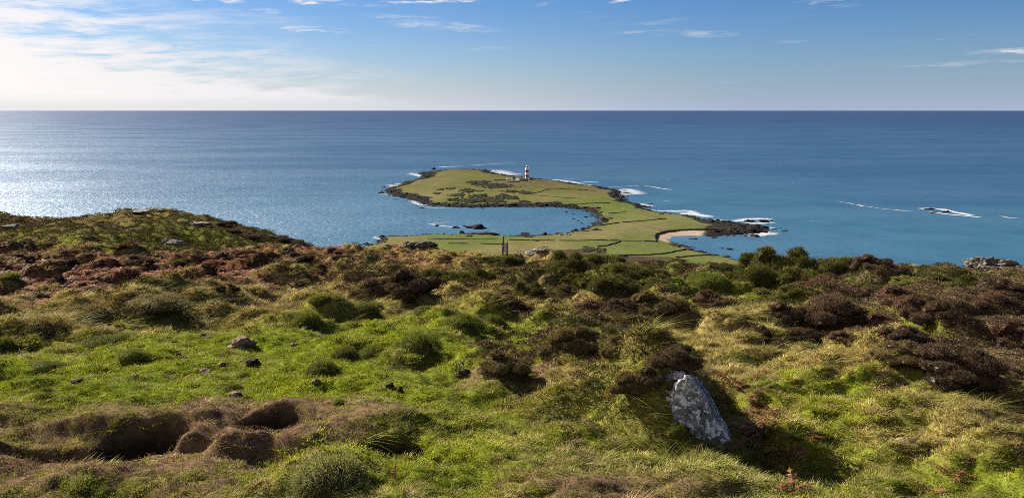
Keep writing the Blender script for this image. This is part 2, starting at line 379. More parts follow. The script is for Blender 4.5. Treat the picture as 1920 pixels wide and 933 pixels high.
def leaf_mat(name, src, transl=.35, tipc=None, rough=.6, gloss=.008, canopy=.58):
    """foliage: colour from the instance tint or the object's colour, thin and partly see-through to light"""
    m, k, out = mat(name)
    if src == 'tint':
        nd = k.new('ShaderNodeAttribute', attribute_type='INSTANCER', attribute_name='tint'); c = nd.outputs['Color']
    else:
        c = k.new('ShaderNodeObjectInfo').outputs['Color']
    vr = k.new('ShaderNodeAttribute', attribute_name='var'); 
    if tipc is not None:
        c = k.mix(k.m('MULTIPLY', vr.outputs['Fac'], .55), c, tipc)
    else:
        c = k.mix(1.0, c, k.mix(vr.outputs['Fac'], (.65, .65, .65), (1.35, 1.3, 1.2)), 'MULTIPLY')
    d = k.new('ShaderNodeBsdfDiffuse'); k.l.new(c, d.inputs[0])
    if canopy:
        if src == 'tint': cn = k.new('ShaderNodeAttribute', attribute_type='INSTANCER', attribute_name='gn').outputs['Vector']
        else:
            vt = k.new('ShaderNodeVectorTransform', vector_type='NORMAL', convert_from='OBJECT', convert_to='WORLD')
            k.l.new(k.new('ShaderNodeAttribute', attribute_name='dn').outputs['Vector'], vt.inputs[0]); cn = vt.outputs[0]
        def sc(v, f):
            q = k.new('ShaderNodeVectorMath', operation='SCALE'); k.l.new(v, q.inputs[0]); q.inputs['Scale'].default_value = f; return q.outputs[0]
        ad = k.new('ShaderNodeVectorMath', operation='ADD'); k.l.new(sc(cn, canopy), ad.inputs[0]); k.l.new(sc(k.new('ShaderNodeNewGeometry').outputs['Normal'], 1 - canopy), ad.inputs[1])
        nm = k.new('ShaderNodeVectorMath', operation='NORMALIZE'); k.l.new(ad.outputs[0], nm.inputs[0]); k.l.new(nm.outputs[0], d.inputs['Normal'])
    t = k.new('ShaderNodeBsdfTranslucent'); k.l.new(k.mix(1.0, c, (1.25, 1.2, .75), 'MULTIPLY'), t.inputs[0])
    s = k.new('ShaderNodeMixShader'); s.inputs[0].default_value = transl; k.l.new(d.outputs[0], s.inputs[1]); k.l.new(t.outputs[0], s.inputs[2])
    g = k.new('ShaderNodeBsdfGlossy'); g.inputs['Roughness'].default_value = .45; g.inputs[0].default_value = (.9, .9, .85, 1)
    s2 = k.new('ShaderNodeMixShader'); s2.inputs[0].default_value = gloss; k.l.new(s.outputs[0], s2.inputs[1]); k.l.new(g.outputs[0], s2.inputs[2])
    k.l.new(s2.outputs[0], out); return m

def rock_mat(name, c1, c2, lich, lam, scale):
    m, k, out = mat(name)
    tc = k.new('ShaderNodeTexCoord').outputs['Object']
    n = k.noise(tc, scale, 8, .65); n2 = k.noise(tc, scale * 2.7, 6, .6, dist=.6); n3 = k.noise(tc, scale * 9, 5, .7)
    c = k.mix(k.ss(n, .35, .65), c1, c2)
    c = k.mix(k.m('MULTIPLY', k.ss(n2, .50, .56), lam), c, lich)
    c = k.mix(k.m('MULTIPLY', k.ss(n3, .6, .68), .6), c, (.05, .05, .045))
    p = k.new('ShaderNodeBsdfPrincipled'); k.l.new(c, p.inputs['Base Color']); p.inputs['Roughness'].default_value = .85; p.inputs['Specular IOR Level'].default_value = .06
    bn = k.new('ShaderNodeBump'); bn.inputs['Strength'].default_value = .7; bn.inputs['Distance'].default_value = .04 / scale * 8
    k.l.new(k.m('ADD', n2, k.m('MULTIPLY', n3, .6)), bn.inputs['Height']); k.l.new(bn.outputs[0], p.inputs['Normal'])
    k.l.new(p.outputs[0], out); return m

M = {}
M['boulder'] = rock_mat('boulder_rock', (.06, .06, .068), (.22, .22, .23), (.60, .59, .56), .95, 8.5)
M['outcrop'] = rock_mat('outcrop_rock', (.05, .044, .038), (.125, .108, .092), (.21, .185, .155), .7, .9)
M['paleoutcrop'] = rock_mat('pale_outcrop_rock', (.07, .065, .06), (.18, .165, .15), (.30, .28, .25), .8, 1.2)
M['shore'] = rock_mat('shore_rock', (.009, .008, .008), (.022, .020, .019), (.036, .032, .027), .3, .12)
M['clod'] = simple('dry_soil', (.15, .10, .072), .95, .45, 25, .8, 60)
M['darksoil'] = simple('dark_soil', (.038, .027, .020), .95, .4, 25, .8, 60)
M['bank'] = simple('earth_bank', (.060, .058, .032), .95, .4, .3, .5)
M['wood'] = simple('weathered_wood', (.10, .085, .07), .8, .4, 9, .4)
M['greywood'] = simple('grey_bleached_wood', (.34, .32, .29), .8, .25, 9, .4)
M['white'] = simple('white_masonry', (.66, .65, .63), .7, .06, 1.0, .1)
M['red'] = simple('red_masonry', (.26, .03, .035), .7, .12, 1.0, .1)
M['slate'] = simple('slate_roof', (.07, .08, .10), .6, .25, 1.0, .2)
M['dark'] = simple('dark_opening', (.02, .022, .026), .4, .2, 1.0, 0)
M['stonewall'] = simple('stone_wall', (.20, .18, .15), .9, .4, .8, .5)
M['glass'] = simple('lantern_glass', (.03, .04, .05), .1, .1, 1.0, 0)
M['metal'] = simple('white_metal', (.75, .75, .73), .4, .05, 1.0, 0)
M['twig'] = simple('woody_stems', (.055, .042, .032), .9, .3, 8, .4)
M['flower'] = simple('pink_petals', (.75, .12, .32), .6, .1, 8, 0)
M['grass'] = leaf_mat('short_grass_blades', 'tint', .34)
M['dry'] = leaf_mat('dry_blades', 'tint', .22)
M['sprig'] = leaf_mat('sprigs', 'tint', .12, gloss=.006)
M['bush'] = leaf_mat('bush_foliage', 'object', .15, gloss=.006)
M['tuss'] = leaf_mat('tussock_blades', 'object', .35)
M['frond'] = leaf_mat('dead_fronds', 'object', .3, canopy=0)
M['bushcore'] = leaf_mat('bush_core', 'object', .0)
M['tusscore'] = leaf_mat('tussock_core', 'object', .0)

# ------------------------------------------------------------------ the hillside ground sheet
PAL = A([[.098, .130, .012], [.180, .138, .052], [.128, .081, .052], [.068, .045, .031], [.130, .062, .040], [.050, .060, .018]])

def build_hill():
    dense = np.linspace(R(-42), R(42), 680)
    rest = np.linspace(R(42), R(318), 70)[1:-1]
    th = np.concatenate([dense, rest])
    r = np.concatenate([[.01, .4], np.geomspace(.8, 2.6, 40)[:-1], np.geomspace(2.6, 80, 560)[:-1], np.geomspace(80, 170, 70)[:-1], np.geomspace(170, 1000, 50)])
    nr, nt = len(r), len(th)
    RR, TT = np.meshgrid(r, th, indexing='ij')
    x = (RR * np.sin(TT)).ravel(); y = (RR * np.cos(TT)).ravel()
    z = np.maximum(H(x, y), -6.0)
    idx = np.arange(nr * nt).reshape(nr, nt)
    nx = np.roll(idx, -1, axis=1)
    Fc = np.stack([idx[:-1], idx[1:], nx[1:], nx[:-1]], -1).reshape(-1, 4)[:, ::-1]
    me = np_mesh('hillside', np.stack([x, y, z], 1), Fc, True)
    W = zones(x, y)
    # hidden lower slope towards the shore: plain rough grass
    c = W @ PAL
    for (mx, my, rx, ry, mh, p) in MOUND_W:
        if mh < -.3:  # dark burrow earth, taken near-black to paint the pits' shade into the colour
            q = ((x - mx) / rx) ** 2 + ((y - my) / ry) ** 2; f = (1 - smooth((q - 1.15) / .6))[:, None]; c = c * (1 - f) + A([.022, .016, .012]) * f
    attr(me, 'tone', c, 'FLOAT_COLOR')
    m, k, out = mat('hillside_ground')
    tone = k.new('ShaderNodeAttribute', attribute_name='tone').outputs['Color']
    geo = k.new('ShaderNodeNewGeometry').outputs['Position']
    n1 = k.noise(geo, 9.0, 8, .7); n2 = k.noise(geo, 60.0, 5, .7); n3 = k.noise(geo, 1.3, 6, .65)
    f = k.m('ADD', k.m('MULTIPLY', n1, .7), k.m('MULTIPLY', n2, .5))
    c = k.mix(1.0, tone, k.mix(k.ss(f, .35, .85), (.38, .35, .32), (1.5, 1.46, 1.4)), 'MULTIPLY')
    c = k.mix(k.m('MULTIPLY', k.ss(n3, .55, .7), .35), c, (.07, .05, .032))
    p = k.new('ShaderNodeBsdfDiffuse'); k.l.new(c, p.inputs[0])
    bn = k.new('ShaderNodeBump'); bn.inputs['Strength'].default_value = .8; bn.inputs['Distance'].default_value = .03
    k.l.new(k.m('ADD', n1, k.m('MULTIPLY', n2, .5)), bn.inputs['Height']); k.l.new(bn.outputs[0], p.inputs['Normal'])
    k.l.new(p.outputs[0], out)
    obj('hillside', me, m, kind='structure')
build_hill()

# ------------------------------------------------------------------ the sea
def build_sea():
    r = np.concatenate([[1.0], np.geomspace(300, 400000, 60)]); th = np.linspace(0, 2 * np.pi, 180, endpoint=False)
    RR, TT = np.meshgrid(r, th, indexing='ij'); idx = np.arange(RR.size).reshape(RR.shape); nx = np.roll(idx, -1, 1)
    Fc = np.stack([idx[:-1], nx[:-1], nx[1:], idx[1:]], -1).reshape(-1, 4)[:, ::-1]
    me = np_mesh('sea', np.stack([(RR * np.sin(TT)).ravel(), (RR * np.cos(TT)).ravel(), np.zeros(RR.size)], 1), Fc[:, ::-1], True)
    m, k, out = mat('sea_water')
    pos = k.new('ShaderNodeNewGeometry').outputs['Position']
    sp = k.new('ShaderNodeSeparateXYZ'); k.l.new(pos, sp.inputs[0]); x, y = sp.outputs[0], sp.outputs[1]
    dist = k.m('SQRT', k.m('ADD', k.m('MULTIPLY', x, x), k.m('MULTIPLY', y, y)))
    mp0 = k.new('ShaderNodeMapping'); mp0.inputs['Scale'].default_value = (.5, 1.0, 1.0); k.l.new(pos, mp0.inputs[0])
    nb = k.noise(pos, .0016, 5, .55); ns = k.noise(pos, .009, 5, .6)
    dd = k.m('ADD', dist, k.m('MULTIPLY_ADD', nb, 1800.0, -900.0))
    c = k.mix(k.ss(dd, 700.0, 2600.0), SEA_NEAR, SEA_MID)
    c = k.mix(k.ss(dd, 2200.0, 14000.0), c, SEA_FAR)
    c = k.mix(k.m('MULTIPLY', k.ss(ns, .4, .65), .35), c, SEA_DARK)
    cap = k.noise(mp0.outputs[0], .045, 4, .6)
    c = k.mix(k.m('MULTIPLY', k.ss(cap, .70, .78), .5), c, (.5, .52, .54))
    dif = k.new('ShaderNodeBsdfDiffuse'); k.l.new(c, dif.inputs[0])
    gl = k.new('ShaderNodeBsdfGlossy'); gl.inputs['Roughness'].default_value = .405; gl.inputs[0].default_value = (.88, .93, 1, 1)
    w1 = k.noise(pos, .11, 6, .65); w2 = k.noise(pos, .025, 3, .5)
    bn = k.new('ShaderNodeBump'); bn.inputs['Strength'].default_value = 1.0; bn.inputs['Distance'].default_value = 2.4
    k.l.new(k.m('ADD', w1, w2), bn.inputs['Height'])
    k.l.new(bn.outputs[0], gl.inputs['Normal'])
    s = k.new('ShaderNodeMixShader'); mp = k.new('ShaderNodeMapping'); mp.inputs['Rotation'].default_value = (0, 0, .35); mp.inputs['Scale'].default_value = (.35, 1.0, 1.0); k.l.new(pos, mp.inputs[0])
    lane = k.noise(mp.outputs[0], .0032, 7, .6, dist=.6)
    k.l.new(k.m('MULTIPLY', k.m('MULTIPLY_ADD', k.ss(lane, .36, .64), .42, .80), SEA_GLOSS), s.inputs[0])
    k.l.new(dif.outputs[0], s.inputs[1]); k.l.new(gl.outputs[0], s.inputs[2])
    k.l.new(s.outputs[0], out)
    obj('sea', me, m, kind='structure')
SEA_NEAR, SEA_MID, SEA_FAR, SEA_DARK, SEA_GLOSS = (.018, .074, .120), (.009, .046, .096), (.003, .024, .074), (.005, .030, .068), .105
build_sea()

# ------------------------------------------------------------------ the island beyond
def sea_at(u, v, z=0.0):
    b = (466.5 - v) / F; dy = math.cos(PITCH) + b * math.sin(PITCH); dz = -math.sin(PITCH) + b * math.cos(PITCH); dx = (u - 960) / F
    t = (z - EYE) / dz
    return dx * t, dy * t
Z1 = lambda a, b: (690 + a / 4.665, 280 + b / 4.665)
Z2 = lambda a, b: (1090 + a / 4.665, 320 + b / 4.665)

COAST_PX = [(1390, 492), (1360, 482), (1330, 477), (1305, 471), (1280, 462), (1262, 456), (1252, 450), (1262, 444), (1290, 442), (1330, 442), (1365, 441), (1400, 439), (1432, 437),
            (1440, 432), (1425, 424), (1400, 421), (1360, 417), (1320, 411), (1290, 405), (1258, 402), (1225, 396), (1205, 391), (1190, 382), (1170, 373),
            (1165, 362), (1140, 354), (1110, 350), (1080, 346), (1050, 342), (1000, 335), (960, 331), (935, 326), (915, 321), (880, 318), (840, 319), (812, 322), (782, 325), (790, 331), (797, 334), (775, 340), (745, 348),
            (728, 353), (722, 359), (738, 367), (760, 372), (778, 376), (800, 384), (830, 387), (860, 389), (900, 389), (950, 388), (1000, 388), (1045, 389), (1075, 392), (1100, 396), (1118, 403), (1128, 411),
            (1112, 421), (1100, 426), (1078, 434), (1045, 440), (1000, 443), (960, 443), (920, 441), (880, 440), (840, 441), (790, 442), (770, 443), (740, 443), (706, 446), (715, 451), (700, 458), (660, 475)]
cp = [sea_at(*q) for q in COAST_PX] + [(-420, 760), (-420, 560), (520, 560), (430, 720)]
def jag(P, lv=3):
    P = [A(q) for q in P]; r = random.Random(3)
    for l in range(lv):
        Q = []
        for i in range(len(P)):
            a, b = P[i], P[(i + 1) % len(P)]; d = b - a; L = np.hypot(*d); n = A([-d[1], d[0]]) / max(L, 1e-6)
            Q.append(a)
            if L > 14: Q.append((a + b) / 2 + n * r.uniform(-1, 1) * min(L * .16, 14))
        P = Q
    return np.array(P)
COAST = jag(cp)

def sdf(x, y, P):
    ins = np.zeros(len(x), bool); d2 = np.full(len(x), 1e18)
    for i in range(len(P)):
        ax, ay = P[i]; bx, by = P[(i + 1) % len(P)]
        ex, ey = bx - ax, by - ay; L = ex * ex + ey * ey + 1e-12
        t = np.clip(((x - ax) * ex + (y - ay) * ey) / L, 0, 1)
        d2 = np.minimum(d2, (x - ax - t * ex) ** 2 + (y - ay - t * ey) ** 2)
        c = ((ay > y) != (by > y))
        ins ^= c & (x < ex * (y - ay) / (ey + 1e-12 * (ey == 0)) + ax)
    return np.where(ins, 1, -1) * np.sqrt(d2)

GX = np.arange(-520, 700.1, 3.0); GY = np.arange(640, 2500.1, 5.0)
gx, gy = np.meshgrid(GX, GY)
gd = sdf(gx.ravel(), gy.ravel(), COAST) + 5 * fbm(gx.ravel() / 30, gy.ravel() / 45, 3, 41)
beach_poly = A([sea_at(*q, z=2.0) for q in [(1226, 437), (1245, 433), (1290, 432), (1325, 434), (1320, 443), (1275, 445), (1256, 451), (1272, 458), (1250, 455), (1230, 449)]])
moor_poly = A([sea_at(*q, z=12.0) for q in [(1040, 463), (1085, 461), (1130, 457), (1126, 466), (1140, 475), (1150, 481), (1260, 482), (1300, 490), (1100, 500), (1030, 480)]])
bd = sdf(gx.ravel(), gy.ravel(), beach_poly); md = sdf(gx.ravel(), gy.ravel(), moor_poly)
hcx, hcy = sea_at(900, 338, 14)
RX, RY = gx.ravel(), gy.ravel()
rockw = 12 + 16 * fbm(RX / 60, RY / 80, 3, 77)
# rock fringes are broad round the southern end, thin along the green neck
south = smooth((RY - 1250) / 150)
spit = np.exp(-(((RX - sea_at(1390, 428)[0]) / 70) ** 2 + ((RY - sea_at(1390, 428)[1]) / 90) ** 2))
rw = np.clip(rockw * (.5 + 1.5 * south) + 75 * spit, 4, 100)
rock = (1 - smooth((gd - rw) / 6)) * (1 - smooth((bd + 2) / 8))
IZ = np.where(gd > 0, 3.2 * smooth(gd / 16) + 3.8 * smooth((gd - 12) / 130), np.maximum(gd * .3, -5))
IZ = IZ + 7 * np.exp(-((RX - hcx) / 230) ** 2 - ((RY - hcy) / 260) ** 2) * smooth(gd / 60)
IZ = IZ + 7 * smooth((930 - RY) / 140) * smooth(gd / 40)
IZ = IZ + rock * (gd > -8) * (2.6 * np.abs(fbm(RX / 9, RY / 11, 3, 90)) * 1.6 - .6)
IZ = np.where(bd > 0, np.minimum(IZ, np.clip(gd, -10, 25) * .13), IZ)
IZ = IZ + (gd > 20) * .35 * fbm(RX / 25, RY / 25, 3, 12)

def isl_z(x, y):
    fx = np.clip((A(x) - GX[0]) / 3.0, 0, len(GX) - 1.001); fy = np.clip((A(y) - GY[0]) / 5.0, 0, len(GY) - 1.001)
    i = fx.astype(int); j = fy.astype(int); a = fx - i; b = fy - j; Zg = IZ.reshape(gx.shape)
    return (Zg[j, i] * (1 - a) + Zg[j, i + 1] * a) * (1 - b) + (Zg[j + 1, i] * (1 - a) + Zg[j + 1, i + 1] * a) * b

def isl_at(u, v):
    z = 7.0
    for _ in range(5):
        x, y = sea_at(u, v, z); z = .5 * z + .5 * float(isl_z(A([x]), A([y]))[0])
    return x, y, float(isl_z(A([x]), A([y]))[0])

def build_island():
    n = fbm(RX / 120, RY / 160, 4, 51); n2 = fbm(RX / 35, RY / 45, 4, 57)
    green = A([.130, .155, .046]); tan = A([.190, .168, .076]); brown = A([.10, .075, .045]); rk = A([.022, .020, .019]); sand = A([.29, .215, .155])
    t = smooth((n + .25) / .6)[:, None]
    c = green * (1 - t) + tan * t
    # the southern end is rougher grazing
    sth = (smooth((RY - 1450) / 250) * .55)[:, None]; c = c * (1 - sth) + A([.125, .118, .048]) * sth
    lx, ly = sea_at(1020, 345, 12)
    w = np.exp(-((RX - lx) / 130) ** 2 - ((RY - ly) / 120) ** 2) * smooth((n2 + .35) / .5)
    c = c * (1 - .75 * w[:, None]) + A([.13, .088, .055]) * .75 * w[:, None]
    mw = smooth((md + 6) / 12)[:, None] * (.6 + .4 * smooth((n2 + .4) / .4))[:, None]; c = c * (1 - mw) + A([.075, .055, .035]) * mw
    c = .58 * c * (1 + .16 * n2[:, None])
    c = c * (1 - rock[:, None]) + rk * rock[:, None]
    bw = smooth((bd - 1 + 6 * n2) / 6)[:, None]; c = c * (1 - bw) + sand * bw
    keep = gd.reshape(gx.shape) > -30
    idx = np.arange(gx.size).reshape(gx.shape)
    q = np.stack([idx[:-1, :-1], idx[:-1, 1:], idx[1:, 1:], idx[1:, :-1]], -1)
    kq = keep[:-1, :-1] & keep[1:, 1:] & keep[:-1, 1:] & keep[1:, :-1]
    Fc = q[kq]
    used = np.unique(Fc); rm = np.full(gx.size, -1); rm[used] = np.arange(len(used))
    me = np_mesh('island', np.stack([RX, RY, IZ], 1)[used], rm[Fc], True)
    attr(me, 'tone', np.clip(c, 0, 1)[used], 'FLOAT_COLOR')
    m, k, out = mat('island_ground')
    tone = k.new('ShaderNodeAttribute', attribute_name='tone').outputs['Color']
    pos = k.new('ShaderNodeNewGeometry').outputs['Position']
    n1 = k.noise(pos, .12, 8, .7); n2 = k.noise(pos, .6, 4, .6)
    c = k.mix(1.0, tone, k.mix(k.ss(k.m('ADD', k.m('MULTIPLY', n1, .6), k.m('MULTIPLY', n2, .4)), .3, .7), (.72, .72, .72), (1.22, 1.2, 1.18)), 'MULTIPLY')
    p = k.new('ShaderNodeBsdfDiffuse'); k.l.new(c, p.inputs[0])
    bn = k.new('ShaderNodeBump'); bn.inputs['Strength'].default_value = .6; bn.inputs['Distance'].default_value = 1.0; k.l.new(n1, bn.inputs['Height']); k.l.new(bn.outputs[0], p.inputs['Normal'])
    k.l.new(p.outputs[0], out)
    obj('island', me, m, kind='structure')
build_island()


def ico(sub):
    import bmesh
    bm = bmesh.new(); bmesh.ops.create_icosphere(bm, subdivisions=sub, radius=1.0)
    V = A([v.co for v in bm.verts]); Fc = np.array([[v.index for v in f.verts] for f in bm.faces]); bm.free(); return V, Fc
ICO = {s: ico(s) for s in (1, 2, 3, 4, 5, 6)}

def noise3(P, s, seed):
    return (noise(P[:, 0] * s + 3.3, P[:, 1] * s + P[:, 2] * s * .61, seed) + noise(P[:, 1] * s - 1.7, P[:, 2] * s + P[:, 0] * s * .43, seed + 5) + noise(P[:, 2] * s + 9.1, P[:, 0] * s - P[:, 1] * s * .37, seed + 9)) / 3

def rock_mesh(name, sub, dims, seed, rough=.35, cuts=9, flat=False):
    V, Fc = ICO[sub]; V = V.copy(); r = np.random.default_rng(seed)
    for _ in range(cuts):            # cut facets
        n = r.normal(size=3); n /= np.linalg.norm(n); d = r.uniform(.55, .9)
        s = V @ n - d; V = V - np.where(s > 0, s, 0)[:, None] * n * .92
    q = V.copy()
    V = V * (1 + rough * noise3(q, 1.6, seed) + rough * .5 * noise3(q, 4.0, seed + 2) + rough * .28 * noise3(q, 10.0, seed + 3) + rough * .12 * noise3(q, 26.0, seed + 4))[:, None]
    V = V * A(dims)
    return np_mesh(name, V, Fc, not flat)

# dark rocks broken off along the shore: nobody could count them
def build_shore_rocks():
    r = np.random.default_rng(8)
    cand = np.where((np.abs(gd - 2) < 10 + rw * .5) & (bd < -4) & (RY > 880))[0]
    pick = r.choice(cand, 5200, replace=False)
    V0, F0 = ICO[1]
    Vs, Fs = [], []
    for j, i in enumerate(pick):
        s = r.lognormal(.2, .5); s = min(s, 4.5)
        if gd[i] < -6 and r.random() < .7: continue
        v = V0 * (1 + .35 * r.normal(size=(len(V0), 1))) * A([s * r.uniform(.8, 1.8), s * r.uniform(.8, 1.8), s * r.uniform(.3, .65)])
        a = r.uniform(0, 6.28); v = np.stack([v[:, 0] * math.cos(a) - v[:, 1] * math.sin(a), v[:, 0] * math.sin(a) + v[:, 1] * math.cos(a), v[:, 2]], 1)
        Vs.append(v + A([RX[i] + r.uniform(-2, 2), RY[i] + r.uniform(-3, 3), max(IZ[i], -.3)])); Fs.append(F0 + 12 * (len(Vs) - 1))
    Vs = np.concatenate(Vs); Fs = np.concatenate(Fs)
    Fs = np.concatenate([F0 + len(V0) * t for t in range(len(Vs) // len(V0))])
    obj('shore_rocks', np_mesh('shore_rocks', Vs, Fs), M['shore'], kind='stuff')
build_shore_rocks()

# dark gorse patches on the far pasture
def build_island_scrub():
    r = np.random.default_rng(21); V0, F0 = ICO[1]; Vs = []
    patches = [(Z1(960, 290), 75, 6, 90), (Z1(1140, 320), 90, 8, 150), (Z1(1000, 305), 60, 8, 60), (Z1(870, 360), 45, 6, 70), (Z1(790, 400), 45, 6, 60), (Z1(960, 410), 60, 6, 90), (Z1(1170, 410), 35, 8, 60), (Z1(1260, 425), 30, 7, 40),
               (Z1(1240, 370), 45, 4, 50), (Z1(1370, 380), 30, 4, 30), (Z1(1000, 440), 100, 8, 160), (Z1(860, 455), 60, 6, 70), (Z1(1110, 455), 55, 5, 60), (Z1(740, 440), 30, 5, 30), (Z1(600, 385), 20, 3, 12), (Z1(720, 345), 30, 3, 16),
               (Z1(1370, 455), 40, 3, 30), (Z1(1540, 250), 20, 3, 12), (Z1(640, 350), 25, 3, 10), (Z1(960, 365), 30, 3, 20), (Z2(700, 378), 10, 2, 6), (Z2(140, 515), 14, 3, 8), (Z2(60, 690), 30, 10, 40), (Z2(180, 700), 20, 8, 26), (Z2(330, 755), 40, 4, 26),
               (Z1(1560, 740), 12, 2, 10), (Z1(885, 758), 8, 1, 4), (Z1(1480, 800), 0.5, .5, 1)]
    for (c, hw, hh, n) in patches:
        hw /= 4.665; hh /= 4.665 * .6
        for _ in range(int(n * 1.3)):
            u = c[0] + r.normal() * hw * .7; v = c[1] + r.normal() * hh * .7
            x, y, z = isl_at(u, v)
            if z < 2: continue
            s = r.uniform(1.6, 3.6)
            Vs.append(V0 * (1 + .25 * r.normal(size=(len(V0), 1))) * A([s * r.uniform(.9, 1.7), s * r.uniform(.9, 1.7), r.uniform(.8, 1.5)]) + A([x, y, z + .2]))
    n = len(Vs); Vs = np.concatenate(Vs); Fs = np.concatenate([F0 + len(V0) * t for t in range(n)])
    obj('island_scrub', np_mesh('island_scrub', Vs, Fs), simple('scrub_foliage', (.026, .027, .014), .95, .4, .3, .4), kind='stuff')
build_island_scrub()

# ---- foam
def foam_mat():
    m, k, out = mat('sea_foam_water')
    ed = k.new('ShaderNodeAttribute', attribute_name='edge').outputs['Fac']
    pos = k.new('ShaderNodeNewGeometry').outputs['Position']
    mp = k.new('ShaderNodeMapping'); mp.inputs['Scale'].default_value = (1, .45, 1); k.l.new(pos, mp.inputs[0])
    n = k.noise(mp.outputs[0], .24, 9, .75, dist=.8)
    a = k.ss(k.m('ADD', k.m('MULTIPLY', n, 1.5), k.m('MULTIPLY', ed, .85)), 1.10, 1.95)
    d = k.new('ShaderNodeBsdfDiffuse'); d.inputs[0].default_value = (.46, .47, .49, 1)
    t = k.new('ShaderNodeBsdfTransparent')
    s = k.new('ShaderNodeMixShader'); k.l.new(a, s.inputs[0]); k.l.new(t.outputs[0], s.inputs[1]); k.l.new(d.outputs[0], s.inputs[2])
    k.l.new(s.outputs[0], out); return m

